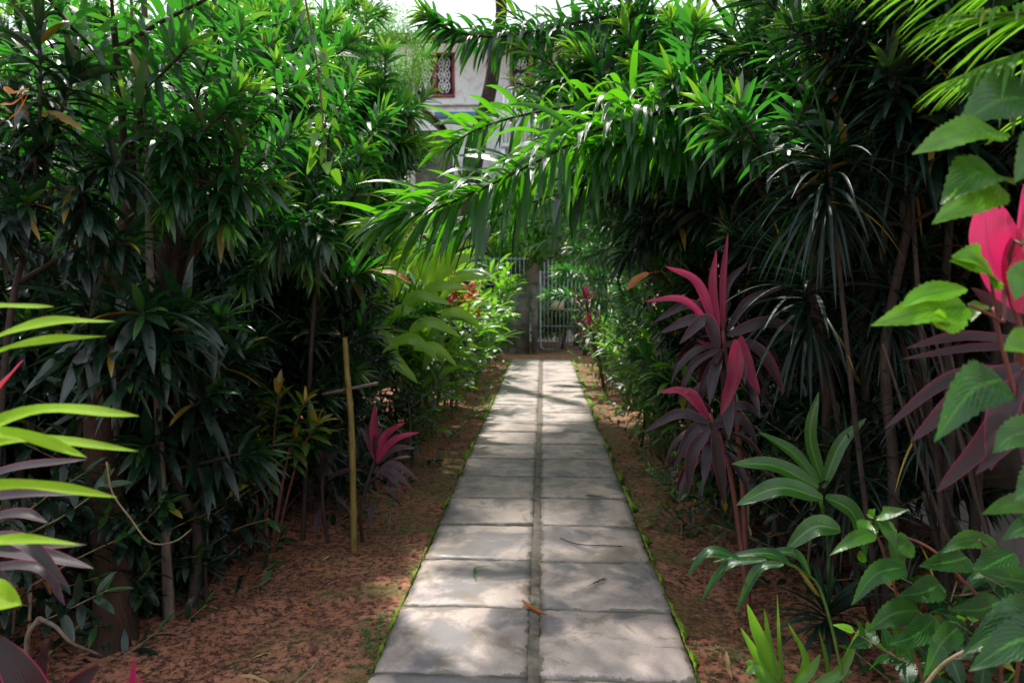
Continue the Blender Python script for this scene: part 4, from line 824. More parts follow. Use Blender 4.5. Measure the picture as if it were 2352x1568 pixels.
# ================= RIGHT
# the branch arching over the path
root = thing('dracaena_shrub', 'dracaena whose long leafy branch arches across over the path', 'shrub', (1.75, 4.6, 0), 'dracaenas in the right bed')
rg = np.random.default_rng(21)
P = smooth([V(1.75, 4.6, -.25), V(1.6, 4.5, 1.0), V(1.35, 4.3, 1.9), at(1640, 262, 4.2)], 20); g = G(); g.tube(P, np.linspace(.035, .018, 20), 8, bump=.15, rng=rg); g.build('trunk', M['bark'], root)
leafy(root, [at(1640, 262, 4.2), at(1500, 262, 4.1), at(1375, 298, 4.0), at(1200, 388, 3.9), at(1030, 468, 3.8), at(860, 520, 3.7)], rg, 300, .33, .036, 'arch', 'bark', .013, .006, t0=.02, a0=75, a1=30, droop=2.3, young=.08, seg=9, fold=.35, lj=.5, roll=.7, upb=.15)
leafy(root, [P[17], at(1560, 330, 4.1), at(1450, 330, 4.0), at(1380, 345, 3.9)], rg, 110, .3, .036, 'arch', 'bark', .010, .006, t0=.1, a0=72, a1=30, droop=2.6, young=.0, seg=9)
leafy(root, [P[17], at(1480, 225, 4.6), at(1340, 240, 4.6), at(1200, 265, 4.5), at(1090, 300, 4.4), at(1020, 350, 4.3)], rg, 130, .26, .034, 'arch', 'bark', .010, .006, t0=.15, a0=78, a1=30, droop=1.5, young=.15, seg=8, lj=.5, roll=.8, upb=.2)
leafy(root, [P[15], at(1520, 380, 5.0), at(1330, 430, 5.0), at(1130, 500, 4.9), at(950, 580, 4.8)], rg, 170, .3, .036, 'drac', 'bark', .010, .006, t0=.1, a0=78, a1=30, droop=2.4, young=.1, seg=8, lj=.5, roll=.6)
leafy(root, [P[14], at(1700, 300, 4.3), at(1600, 230, 4.2), at(1540, 180, 4.1)], rg, 90, .3, .046, 'drac', 'bark', .010, .006, t0=.2, droop=2., young=.1)
root = thing('dracaena_shrub', 'dracaena with a level upper branch of hanging leaves before the house', 'shrub', (1.9, 6.0, 0), 'dracaenas in the right bed')
P = smooth([V(1.9, 6.0, -.25), V(1.7, 5.9, 1.8), at(1600, 90, 5.6)], 20); g = G(); g.tube(P, np.linspace(.04, .018, 20), 8, bump=.15, rng=rg); g.build('trunk', M['bark'], root)
leafy(root, [at(1600, 90, 5.6), at(1440, 40, 5.5), at(1290, 60, 5.4), at(1150, 85, 5.3), at(1040, 72, 5.2), at(970, 35, 5.1)], rg, 230, .27, .044, 'drac', 'bark', .014, .007, t0=.08, a0=78, a1=35, droop=2.2, young=.1, seg=8)
leafy(root, [P[-1], at(1500, 60, 5.5), at(1420, 0, 5.4), at(1360, -60, 5.4)], rg, 70, .25, .036, 'drac', 'bark', .012, .007, t0=.1, droop=1.4, young=.3)
leafy(root, [P[-1], at(1480, 130, 5.4), at(1380, 120, 5.2), at(1300, 100, 5.1)], rg, 80, .24, .036, 'drac', 'bark', .012, .007, t0=.1, droop=1.6, young=.2)

RD = [
 ((1.55, 5.2), 3.1, 17, 1.0, 'dense dracaena leaning over the path behind the arching branch', dict(hmin=.6, lean=(-.8, 0), L=.24, W=.04, blen=.9)),
 ((1.7, 6.4), 3.5, 18, 1.05, 'tall dracaena with bright young tufts above the arch', dict(hmin=.55, lean=(-1.15, 0), L=.24, W=.04, blen=1.0, young=.35, trunks=2)),
 ((1.9, 7.6), 3.9, 16, 1.1, 'sunlit dracaena behind the arch, reaching the top centre', dict(hmin=.6, lean=(-1.3, 0), L=.24, W=.04, blen=1.1, young=.35)),
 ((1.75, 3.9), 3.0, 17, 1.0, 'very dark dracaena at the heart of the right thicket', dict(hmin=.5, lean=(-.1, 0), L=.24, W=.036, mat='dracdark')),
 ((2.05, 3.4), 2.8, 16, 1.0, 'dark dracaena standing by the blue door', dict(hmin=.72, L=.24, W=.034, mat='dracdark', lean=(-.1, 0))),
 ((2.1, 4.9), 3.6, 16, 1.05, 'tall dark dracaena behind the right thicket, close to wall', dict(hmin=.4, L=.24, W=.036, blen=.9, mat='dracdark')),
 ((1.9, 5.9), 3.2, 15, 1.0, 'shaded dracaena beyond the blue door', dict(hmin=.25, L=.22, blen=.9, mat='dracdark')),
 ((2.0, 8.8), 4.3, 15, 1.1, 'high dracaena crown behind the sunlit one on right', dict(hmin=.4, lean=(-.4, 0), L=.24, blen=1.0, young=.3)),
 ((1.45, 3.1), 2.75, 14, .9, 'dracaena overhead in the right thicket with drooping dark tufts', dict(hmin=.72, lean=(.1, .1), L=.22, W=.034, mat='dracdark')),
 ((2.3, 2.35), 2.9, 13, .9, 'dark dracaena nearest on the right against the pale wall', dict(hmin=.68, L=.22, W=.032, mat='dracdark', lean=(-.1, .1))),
]
for k, (b, h, nb, sp, lab, kw) in enumerate(RD): dracaena(lab, b, h, nb, sp, 600+k, group='dracaenas in the right bed', **kw)
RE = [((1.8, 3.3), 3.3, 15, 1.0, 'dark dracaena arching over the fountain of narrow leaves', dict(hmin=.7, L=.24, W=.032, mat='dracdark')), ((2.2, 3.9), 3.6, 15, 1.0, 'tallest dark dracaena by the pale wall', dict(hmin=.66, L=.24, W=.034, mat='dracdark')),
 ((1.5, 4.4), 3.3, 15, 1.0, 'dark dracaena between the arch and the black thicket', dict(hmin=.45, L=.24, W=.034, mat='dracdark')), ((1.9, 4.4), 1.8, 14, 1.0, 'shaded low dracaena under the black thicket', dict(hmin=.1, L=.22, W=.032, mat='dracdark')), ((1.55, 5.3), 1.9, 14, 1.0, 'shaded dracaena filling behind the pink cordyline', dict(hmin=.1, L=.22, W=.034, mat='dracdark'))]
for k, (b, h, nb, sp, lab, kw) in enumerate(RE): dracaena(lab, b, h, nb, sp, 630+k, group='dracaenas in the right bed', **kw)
tufts('dracaena with bright tufts crowding over the arch at top centre', (1.6, 5.6), at(1560, 160, 5.4), [(1190, 110, 5.2), (1185, 190, 5.1), (1215, 250, 5.0), (1160, 20, 5.4), (1230, 190, 5.0), (1320, 120, 5.0), (1420, 50, 5.1), (1280, 250, 4.9), (1450, 150, 4.9), (1540, 40, 5.0), (1380, 210, 4.8), (1250, 30, 5.6), (1340, 0, 5.6), (1500, 190, 4.7), (1620, 60, 4.9), (1700, 0, 4.8), (1460, -40, 5.4)], 461, .24, .04, 'drac', n=60, group='dracaenas in the right bed', t0=.35, droop=1.7, young=.25)
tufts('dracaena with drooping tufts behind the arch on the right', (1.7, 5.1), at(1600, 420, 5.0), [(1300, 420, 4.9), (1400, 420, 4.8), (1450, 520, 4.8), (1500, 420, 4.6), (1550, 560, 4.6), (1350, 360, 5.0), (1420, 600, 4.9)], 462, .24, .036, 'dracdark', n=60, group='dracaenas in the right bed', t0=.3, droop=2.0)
# far arches over the path near the gate
root = thing('dracaena_shrub', 'far dracaena weeping over the path in front of the gate', 'shrub', (1.6, 9.5, 0), 'dracaenas in the right bed')
P = smooth([V(1.6, 9.5, -.25), V(1.4, 9.5, 1.4), at(1440, 500, 9.4)], 16); g = G(); g.tube(P, np.linspace(.03, .016, 16), 7); g.build('trunk', M['bark'], root)
for (pa, pb, pc, Yd) in (((1400, 480), (1290, 500), (1120, 545), 9.3), ((1420, 520), (1330, 530), (1210, 575), 9.1), ((1430, 450), (1330, 455), (1230, 480), 9.5), ((1440, 540), (1400, 570), (1330, 600), 9.0)):
    leafy(root, [P[-1], at(*pa, Yd), at(*pb, Yd), at(*pc, Yd)], rg, 130, .24, .034, 'drac', 'bark', .011, .006, t0=.1, a0=75, droop=2.4, young=.15, seg=5)
dracaena('dracaena beyond the weeping one, right of the gate', (1.5, 11.8), 3.3, 18, 1.1, 651, lean=(-.6, 0), L=.23, blen=1.0, hmin=.3, group='dracaenas in the right bed', seg=5)
dracaena('last dracaena on the right before the far wall', (1.7, 14.2), 3.2, 14, 1.1, 652, lean=(-.3, 0), L=.23, blen=.9, hmin=.2, group='dracaenas in the right bed', seg=5)
dracaena('bushy dracaena on the right of path, halfway to gate', (1.45, 8.1), 2.1, 15, 1.0, 653, lean=(-.05, 0), L=.2, blen=.7, hmin=.2, group='dracaenas in the right bed', seg=5)
dracaena('bushy dark dracaena just past the pink cordyline', (1.35, 6.2), 1.9, 15, .95, 654, L=.2, blen=.6, hmin=.25, group='dracaenas in the right bed')

# lit rosettes in front of dark mass
root = thing('dracaena_shrub', 'lit dracaena rosettes standing before the dark right thicket', 'shrub', (1.15, 3.55, 0), 'dracaenas in the right bed')
P = smooth([V(1.45, 3.7, -.25), V(1.4, 3.6, 1.2), at(1830, 420, 3.5)], 16); g = G(); g.tube(P, np.linspace(.03, .014, 16), 7); g.build('trunk', M['bark'], root)
for (pa, pc, Yd) in (((1700, 330), (1610, 235), 3.3), ((1740, 330), (1690, 240), 3.2), ((1820, 330), (1870, 180), 3.3), ((1780, 360), (1650, 300), 3.2), ((1850, 300), (1960, 260), 3.4), ((1800, 200), (1790, 90), 3.6), ((1900, 200), (1980, 120), 3.6)):
    leafy(root, [P[-1], at(*pa, Yd), at(*pc, Yd)], rg, 42, .19, .036, 'drac', 'bark', .010, .006, t0=.45, droop=1.2, young=.25)

# dark fountain of narrow leaves
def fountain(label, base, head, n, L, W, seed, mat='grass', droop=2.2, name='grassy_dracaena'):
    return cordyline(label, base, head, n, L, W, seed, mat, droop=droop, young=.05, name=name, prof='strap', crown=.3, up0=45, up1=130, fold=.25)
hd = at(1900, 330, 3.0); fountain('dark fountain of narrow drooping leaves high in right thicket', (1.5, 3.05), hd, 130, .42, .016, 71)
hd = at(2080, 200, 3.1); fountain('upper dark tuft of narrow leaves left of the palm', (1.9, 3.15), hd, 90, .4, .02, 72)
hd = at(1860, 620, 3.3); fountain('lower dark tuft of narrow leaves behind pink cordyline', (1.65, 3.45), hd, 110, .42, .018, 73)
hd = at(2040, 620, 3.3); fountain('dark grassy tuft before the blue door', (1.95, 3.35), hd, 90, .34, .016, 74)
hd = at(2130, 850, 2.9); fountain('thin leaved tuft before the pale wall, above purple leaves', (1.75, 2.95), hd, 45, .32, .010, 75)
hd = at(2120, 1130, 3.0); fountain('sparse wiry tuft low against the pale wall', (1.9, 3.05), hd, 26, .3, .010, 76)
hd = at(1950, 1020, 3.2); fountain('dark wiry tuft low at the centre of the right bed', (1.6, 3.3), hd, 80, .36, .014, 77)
# bare stems against the pale wall
rs = np.random.default_rng(5)
root = thing('bare_shrub', 'cluster of thin bare slanting stems against the pale wall', 'shrub', (2.1, 3.1, 0))
for k in range(6):
    b = V(2.0+rs.normal(0, .08), 3.0+rs.normal(0, .25), -.25); tpx = 2020+k*30; tp = at(tpx+rs.normal(0, 20), 760+rs.normal(0, 70), 3.0+rs.normal(0, .2))
    g = G(); g.tube(smooth([b, (b+tp)/2+V(rs.normal(0, .05), 0, 0), tp], 12), np.linspace(.012, .005, 12), 6, bump=.15, rng=rs); g.build('stem', M['bark'], root)
b = gnd(1905, 1340); b[2] = -.3
bare_trunk('dark brown trunk with flaking bark in the right bed', [b, at(1920, 1100, b[1]), at(1895, 850, b[1]+.1), at(1850, 560, b[1]+.2)], .045, .03, 'darkbark', [[at(1895, 850, b[1]+.1), at(1990, 700, 3.6), at(2040, 500, 3.6)]], seed=8)
b = V(1.98, 3.5, -.25)
bare_trunk('slim brown trunk beside the pale wall at right', [b, V(1.95, 3.5, .5), at(2110, 900, 3.5), at(2100, 500, 3.5)], .03, .018, 'darkbark', seed=9, name='slender_trunk')

# hero pink cordyline
b = gnd(1730, 1230); Yp = 3.35
root = thing('cordyline', 'large cordyline with pink upright leaves standing on the right bed', 'plant', (1.0, 3.45, 0))
g = G(); P = smooth([V(1.02, 3.45, -.25), at(1700, 1050, 3.45), at(1660, 760, Yp)], 20); g.tube(P, np.linspace(.016, .010, 20), 8, bump=.15, rng=rs); st = g.build('stem', M['redstem'], root)
UPV = V(0, -1, .4)
g = G(); pxblades(g, [((1650, 760), (1636, 660), (1645, 575), Yp, .045), ((1660, 760), (1660, 640), (1672, 535), Yp+.05, .035), ((1640, 750), (1600, 650), (1528, 612), Yp-.1, .05),
                      ((1640, 760), (1570, 690), (1480, 692), Yp-.15, .038), ((1645, 730), (1620, 690), (1600, 690), Yp, .03)], up=UPV, young=1.0, fold=.4)
g.build('young_foliage', M['cord'], st)
g = G(); pxblades(g, [((1662, 760), (1668, 660), (1720, 600), Yp+.1, .04), ((1650, 780), (1590, 700), (1500, 740), Yp-.1, .05), ((1650, 790), (1600, 735), (1515, 765), Yp-.2, .055), ((1650, 800), (1620, 735), (1560, 790), Yp-.25, .06),
    ((1670, 760), (1720, 690), (1800, 660), Yp, .04), ((1670, 770), (1760, 740), (1840, 765), Yp-.1, .055), ((1665, 790), (1740, 800), (1800, 900), Yp-.15, .05),
    ((1655, 800), (1590, 840), (1555, 930), Yp-.1, .035), ((1660, 800), (1620, 870), (1600, 960), Yp-.1, .035), ((1650, 790), (1600, 800), (1540, 850), Yp, .03)], up=UPV, young=0, var=.8)
rc = np.random.default_rng(12); n = 16; q_ = np.arange(n); th = q_*GA
g.leaves(at(1665, 780, Yp)[None]-Z*(q_*.012)[:, None], np.stack([np.cos(th), np.sin(th), .55-.05*q_], -1), .34, .055, 2.4, rc, 'petiole', 10, .35, .08, .3, var=.4+.5*rc.random(n))
g.build('foliage', M['cord'], st)
g = G(); pxblades(g, [((1690, 780), (1685, 860), (1655, 955), Yp-.25, .075), ((1700, 770), (1720, 850), (1745, 905), Yp-.2, .055), ((1740, 790), (1770, 840), (1800, 905), Yp-.1, .06), ((1600, 780), (1640, 800), (1610, 790), Yp, .02)], up=V(.2, -1, .1), young=.65, fold=.2)
g.build('hanging_foliage', M['cord'], st)
b = V(.93, 3.3, 0); Yq = 3.2
root = thing('cordyline', 'lower purple cordyline with drooping leaves beneath the large pink one', 'plant', (1.0, 3.3, 0))
g = G(); P = smooth([V(1.0, 3.3, -.25), at(1680, 1100, 3.28), at(1630, 950, Yq)], 14); g.tube(P, np.linspace(.014, .009, 14), 7); st = g.build('stem', M['redstem'], root)
g = G(); pxblades(g, [((1625, 960), (1570, 900), (1512, 900), Yq, .04), ((1630, 960), (1590, 900), (1560, 905), Yq, .03)], up=UPV, young=1.0); g.build('young_foliage', M['cord'], st)
g = G(); pxblades(g, [((1630, 970), (1560, 950), (1478, 992), Yq-.1, .045), ((1630, 980), (1590, 990), (1545, 1080), Yq-.1, .05), ((1635, 980), (1640, 1000), (1665, 1060), Yq-.15, .055), ((1630, 985), (1590, 1040), (1580, 1135), Yq-.2, .055), ((1640, 985), (1650, 1060), (1665, 1160), Yq-.2, .055),
    ((1640, 980), (1700, 960), (1740, 1020), Yq, .05), ((1640, 970), (1700, 930), (1760, 960), Yq, .04), ((1635, 960), (1610, 930), (1550, 960), Yq+.1, .04)], up=UPV, var=.7)
n = 12; q_ = np.arange(n); th = q_*GA+1
g.leaves(at(1640, 985, Yq)[None]-Z*(q_*.012)[:, None], np.stack([np.cos(th), np.sin(th), .5-.05*q_], -1), .3, .05, 2.4, rc, 'petiole', 10, .35, .08, .3, var=.4+.5*rc.random(n)); g.build('foliage', M['cord'], st)

# broad green leaves behind (ginger like)
root = thing('ginger_plant', 'broad leaved green ginger below the pink cordyline', 'plant', (1.25, 3.2, 0)); 
g = G(); P = smooth([V(1.3, 3.2, -.25), V(1.28, 3.2, .35), at(1885, 1150, 3.0)], 10); g.tube(P, .008, 6); st = g.build('cane', M['greenstem'], root)
g = G(); pxblades(g, [((1880, 1120), (1780, 1070), (1680, 1065), 2.9, .075), ((1890, 1145), (1790, 1120), (1690, 1160), 2.8, .085), ((1880, 1110), (1820, 1040), (1740, 990), 3.0, .06), ((1930, 1215), (1870, 1210), (1805, 1262), 2.7, .085), ((1890, 1120), (1930, 1020), (1990, 960), 3.1, .06), ((1895, 1140), (1960, 1180), (1990, 1280), 2.9, .08), ((1890, 1110), (1860, 1000), (1880, 900), 3.1, .06)], up=V(0, -.8, .7), young=0, var=.1)
g.build('foliage', M['ginger'], st)
# small-leaf plant
b = gnd(1560, 1215); twiggy('small pale green bush at the right soil edge under cordyline', b, .34, 14, 81, L=.045, W=.022, mat='hibis', nl=14, spread=.7, young=.5)
b = gnd(1680, 1225); twiggy('low leafy bush in shade behind the pale green one', (b[0], b[1]+.2), .3, 10, 82, L=.05, W=.024, mat='hibis', nl=12, spread=.7)
b = gnd(1470, 1010); cordyline('small pale strap plant at the right soil edge, midway', b, at(1480, 940, b[1]), 16, .3, .05, 83, 'ginger', name='strap_plant', droop=1.8, young=.3, crown=.08)

# right row mid-distance
GR = [((1.2, 5.2), 1.15, 10, 'green ginger clump just past the pink cordyline', dict(L=.3, W=.06)), ((1.1, 6.6), 1.05, 9, 'ginger clump with pale leaf undersides, right strip', dict(L=.3, W=.055)),
      ((1.25, 7.9), 1.3, 9, 'ginger clump on the right midway to gate', dict(L=.32, W=.06)), ((1.2, 9.6), 1.3, 9, 'ginger clump under the weeping dracaena', dict(L=.32, W=.06, flower=1)),
      ((1.1, 12.6), 1.2, 8, 'ginger clump near the gate on the right', dict(L=.32, W=.06)), ((1.3, 14.8), 1.5, 8, 'ginger clump against the right end of gate', dict(L=.32, W=.06))]
for k, (b, h, nc, lab, kw) in enumerate(GR): ginger(lab, b, h, nc, 700+k, group='ginger clumps in the right bed', young=.35, **kw)
SR = [((1.05, 5.8), .7, 'low shrub on the right strip, nearest the cordyline'), ((1.0, 7.2), .75, 'low glossy shrub on the right strip'), ((1.0, 8.6), .8, 'low shrub opposite the red cordyline'), ((1.0, 10.4), .9, 'low shrub beside the variegated cordyline'), ((.98, 12.0), .95, 'low pale shrub toward the gate'), ((.98, 13.6), 1.0, 'low shrub nearest the gate on right'), ((1.45, 4.6), .9, 'dark low shrub behind the pink cordyline'), ((1.0, 11.2), 1.0, 'light leaved shrub leaning toward path near the gate')]
for k, (b, h, lab) in enumerate(SR): twiggy(lab, b, h, 14, 740+k, L=.09, W=.034, mat='hibis' if k % 2 else 'drac', spread=.6, nl=15, group='low shrubs in the right bed', young=.35)
cordyline('variegated pink and white cordyline on the right near the gate', (1.0, 10.9), (.8, 10.6, 1.1), 26, .3, .05, 771, 'cord', young=.6, heads=[at(1345, 690, 10.6), at(1355, 745, 10.3)])
cordyline('red tipped cordyline high on the right behind weeping dracaena', (1.4, 7.2), (1.3, 7, 2.2), 20, .26, .045, 772, 'cord', young=.5, heads=[at(1520, 470, 7), at(1500, 640, 7.3)])

# --- foreground right
# palm fronds from upper right
root = thing('areca_palm', 'bright green palm fronds sweeping in from the upper right corner', 'palm', (2.1, 1.6, 0))
rp = np.random.default_rng(91)
g = G(); g.tube(smooth([V(2.1, 1.6, -.25), V(2.05, 1.6, 1.0), V(1.9, 1.62, 1.7)], 12), np.linspace(.035, .02, 12), 8); g.build('trunk', M['greenstem'], root)
tp = V(1.9, 1.62, 1.7)
for pa, pb, pc in (((2600, 40), (2400, 30), (2180, 40)), ((2620, 150), (2420, 110), (2200, 180)), ((2600, -60), (2350, -60), (2050, -30)), ((2640, 260), (2450, 200), (2290, 250)), ((2560, -120), (2300, -140), (1980, -60))):
    frond(root, [tp, at(*pa, 1.6), at(*pb, 1.55), at(*pc, 1.5)], rp, 22, .24, .016, droop=1.1, t0=.4)
# hibiscus upper right
def hib(label, base, stems, leaves_, seed):
    rr = np.random.default_rng(seed); root = thing('hibiscus', label, 'shrub', (base[0], base[1], 0)); b = V(base[0], base[1], -.25)
    for s in stems:
        g = G(); g.tube(smooth([b]+[at(*p) for p in s], 20), np.linspace(.006, .0025, 20), 7); sm = g.build('branch', M['redstem'], root)
    g = G()
    for (a, c, d, Yd, W, yg) in leaves_: 
        A_, C_, D_ = at(*a, Yd+.05), at(*c, Yd), at(*d, Yd-.03)
        blade(g, A_, C_, D_, Yd, W, prof='ovate', seg=26, young=yg*(.35 if seed == 95 else 1), fold=.2, wave=.12, up=V(rr.normal(0, .25), -.8, .7), rngx=rr, var=rr.random())  # young tone doubles as painted light: lit leaves higher, the shaded low bush lower
    g.build('foliage', M['hibis'], sm)
    return root
hib('hibiscus with big toothed leaves beside the pink leaf at right', (1.45, 1.5),
    [[(2330, 900, 1.5), (2290, 720, 1.45), (2275, 640, 1.4)], [(2345, 760, 1.5), (2380, 560, 1.45), (2400, 380, 1.45), (2380, 250, 1.45)], [(2360, 820, 1.5), (2300, 740, 1.4), (2225, 700, 1.35)]],
    [((2275, 650), (2250, 600), (2185, 590), 1.35, .08, .9), ((2285, 640), (2240, 610), (2180, 600), 1.36, .07, .8), ((2215, 660), (2120, 680), (2070, 705), 1.3, .045, .9), ((2220, 705), (2120, 715), (2000, 748), 1.3, .07, .9),
     ((2210, 728), (2150, 745), (2170, 700), 1.32, .05, .9), ((2290, 400), (2240, 400), (2160, 470), 1.35, .10, .2), ((2300, 430), (2230, 460), (2140, 515), 1.33, .075, .7), ((2290, 300), (2210, 310), (2095, 355), 1.33, .085, .6),
     ((2400, 230), (2300, 230), (2200, 290), 1.42, .12, .1), ((2340, 180), (2270, 200), (2200, 215), 1.5, .08, .2), ((2300, 870), (2230, 900), (2145, 1015), 1.28, .085, .0), ((2400, 780), (2350, 790), (2305, 805), 1.2, .06, .6),
     ((2420, 640), (2350, 640), (2330, 690), 1.25, .06, .4), ((2260, 700), (2240, 710), (2230, 740), 1.4, .03, .3), ((2430, 320), (2380, 350), (2330, 420), 1.3, .08, .2), ((2420, 980), (2330, 1000), (2280, 1040), 1.3, .06, .1), ((2440, 520), (2400, 530), (2345, 560), 1.35, .06, .5),
     ((2450, 1080), (2390, 1110), (2330, 1150), 1.25, .08, .1), ((2400, 1150), (2320, 1160), (2255, 1180), 1.3, .04, .2)], 93)
# pink cordyline at right edge
root = thing('cordyline', 'tall cordyline with big vivid pink leaves at the right edge', 'plant', (1.35, 1.75, 0))
P = smooth([V(1.45, 1.75, -.25), at(2370, 1100, 1.7), at(2340, 760, 1.6)], 14); g = G(); g.tube(P, np.linspace(.014, .01, 14), 7); st = g.build('stem', M['redstem'], root)
g = G(); pxblades(g, [((2330, 700), (2270, 570), (2262, 430), 1.5, .09), ((2340, 700), (2320, 600), (2300, 470), 1.52, .07), ((2345, 700), (2345, 560), (2352, 420), 1.5, .03), ((2350, 720), (2370, 620), (2400, 520), 1.45, .10)], up=V(0, -1, .15), fold=.25, seg=18)
g.build('young_foliage', M['pinkleaf'], st)
g = G(); pxblades(g, [((2340, 740), (2280, 700), (2230, 660), 1.55, .035), ((2340, 780), (2200, 772), (2080, 800), 1.6, .024), ((2340, 795), (2220, 800), (2070, 825), 1.62, .02), ((2345, 850), (2180, 870), (2030, 985), 1.6, .032), ((2345, 840), (2220, 900), (2090, 1015), 1.55, .05),
    ((2345, 860), (2290, 960), (2275, 1080), 1.5, .06), ((2350, 860), (2260, 1010), (2150, 1130), 1.6, .05), ((2350, 860), (2330, 980), (2240, 1090), 1.5, .045), ((2345, 880), (2360, 960), (2350, 1060), 1.5, .05)], up=UPV, var=.5)
g.build('foliage', M['cordplum'], st)
# low hibiscus, bottom right
LB = []
rr = np.random.default_rng(95)
hib('low hibiscus with toothed leaves filling the bottom right', (1.35, 2.15),
    [[(2100, 1500, 2.1), (2040, 1300, 2.0), (2000, 1190, 2.0)], [(2300, 1500, 2.0), (2200, 1320, 1.95), (2100, 1240, 2.0), (1985, 1230, 2.0)], [(2350, 1450, 1.9), (2300, 1300, 1.85), (2250, 1240, 1.8)]],
    [((2010, 1200), (2010, 1190), (1995, 1170), 2.0, .06, .8), ((2005, 1190), (2030, 1180), (2090, 1170), 1.98, .05, .8), ((2020, 1190), (2040, 1220), (2060, 1270), 1.95, .05, .6), ((1995, 1195), (1990, 1220), (1985, 1250), 1.97, .055, .7), ((2010, 1225), (1960, 1240), (1905, 1275), 1.9, .042, .7),
     ((2090, 1240), (2060, 1270), (2080, 1330), 1.95, .07, .5), ((2080, 1300), (2010, 1320), (1955, 1390), 1.8, .055, .05), ((2220, 1280), (2180, 1290), (2110, 1300), 1.85, .075, .1), ((2290, 1250), (2220, 1240), (2160, 1270), 1.8, .05, .5), ((2330, 1270), (2270, 1300), (2230, 1330), 1.75, .06, .1),
     ((2400, 1340), (2320, 1330), (2240, 1310), 1.7, .06, .0), ((2420, 1420), (2330, 1430), (2210, 1500), 1.45, .10, .0), ((2430, 1480), (2340, 1470), (2225, 1540), 1.4, .09, .0), ((2420, 1230), (2360, 1210), (2300, 1240), 1.7, .06, .1), ((2160, 1340), (2120, 1360), (2060, 1370), 1.9, .07, .0), ((2110, 1400), (2050, 1410), (1990, 1450), 1.85, .07, .1), ((2150, 1420), (2100, 1460), (2040, 1480), 1.8, .06, .1), ((2060, 1440), (2080, 1480), (2100, 1530), 1.8, .05, .3), ((2200, 1440), (2160, 1480), (2120, 1560), 1.75, .06, .1), ((2300, 1380), (2250, 1400), (2180, 1400), 1.8, .07, .0)], 95)
for k, (bx_, by_, h_, lab) in enumerate([(1.75, 2.45, .55, 'bushy hibiscus seedling under the slanting bare stems'), (1.3, 2.35, .32, 'low toothed seedling before the hibiscus, bottom right'), (1.62, 2.1, .45, 'dark leafy seedling in the bottom right corner'), (1.5, 2.7, .4, 'shaded leafy seedling by the slim trunk')]):
    twiggy(lab, (bx_, by_), h_, 11, 960+k, L=.085, W=.05, mat='hibis', prof='ovate', nl=9, spread=.7, seg=10, young=.1, group='seedlings at the lower right')
# arched fern-like ginger leaf
root = thing('ginger_plant', 'arching bluish green leaf sprays over the right soil', 'plant', (1.12, 2.5, 0))
rr = np.random.default_rng(97)
g = G(); P = smooth([V(1.15, 2.5, -.25), at(1900, 1400, 2.45), at(1840, 1310, 2.4), at(1740, 1278, 2.35), at(1640, 1290, 2.3)], 20); g.tube(P, np.linspace(.006, .003, 20), 6); st = g.build('cane', M['greenstem'], root)
g = G(); pxblades(g, [((1700, 1283), (1630, 1265), (1578, 1322), 2.3, .035), ((1760, 1285), (1670, 1300), (1610, 1380), 2.3, .035), ((1800, 1295), (1740, 1310), (1690, 1408), 2.28, .038), ((1820, 1300), (1760, 1270), (1650, 1285), 2.36, .045), ((1860, 1320), (1820, 1270), (1740, 1272), 2.4, .045), ((1680, 1283), (1630, 1275), (1585, 1285), 2.32, .02)], up=V(0, -.5, 1), var=.3)
g.build('foliage', M['hibis'], st)
b = gnd(1905, 1480); cordyline('bluish green rosette on the right soil behind bright leaves', b, at(1900, 1400, b[1]), 40, .24, .028, 98, 'grass', name='strap_plant', droop=1.1, young=.1, crown=.07, prof='lance')
b = gnd(1815, 1640); root = thing('ginger_plant', 'low clump of bright green pointed leaves at the bottom right', 'plant', (b[0], b[1], 0))
g = G(); g.tube([V(b[0], b[1], -.25), V(b[0]-.02, b[1], .1)], .008, 6); st = g.build('cane', M['greenstem'], root); Yg = b[1]
g = G(); pxblades(g, [((1790, 1560), (1745, 1470), (1715, 1385), Yg, .05), ((1790, 1580), (1770, 1500), (1755, 1395), Yg+.05, .03), ((1780, 1580), (1740, 1510), (1700, 1440), Yg-.05, .035), ((1785, 1590), (1730, 1530), (1712, 1520), Yg-.08, .035), ((1790, 1600), (1740, 1540), (1712, 1545), Yg-.1, .04), ((1800, 1580), (1790, 1480), (1785, 1360), Yg+.05, .015), ((1810, 1590), (1850, 1520), (1810, 1430), Yg+.05, .03),
    ((1810, 1600), (1860, 1540), (1885, 1500), Yg, .035), ((1830, 1620), (1900, 1560), (1880, 1440), Yg+.08, .02), ((1820, 1620), (1760, 1570), (1700, 1590), Yg-.1, .04), ((1830, 1620), (1900, 1560), (1960, 1540), Yg, .04), ((1840, 1620), (1930, 1540), (1975, 1440), Yg, .04)], up=V(0, -.8, .7), young=.45, var=.6)
g.build('foliage', M['ginger'], st)
g = G(); g.tube(smooth([at(2120, 1580, 1.6), at(2160, 1530, 1.6), at(2215, 1495, 1.6), at(2300, 1470, 1.65)], 10), np.linspace(.005, .003, 10), 6)
o = g.build('bare_twig', M['twig'], None, origin=at(2120, 1580, 1.6)); tag(o, 'pale curved bare twig in the bottom right corner', 'twig')

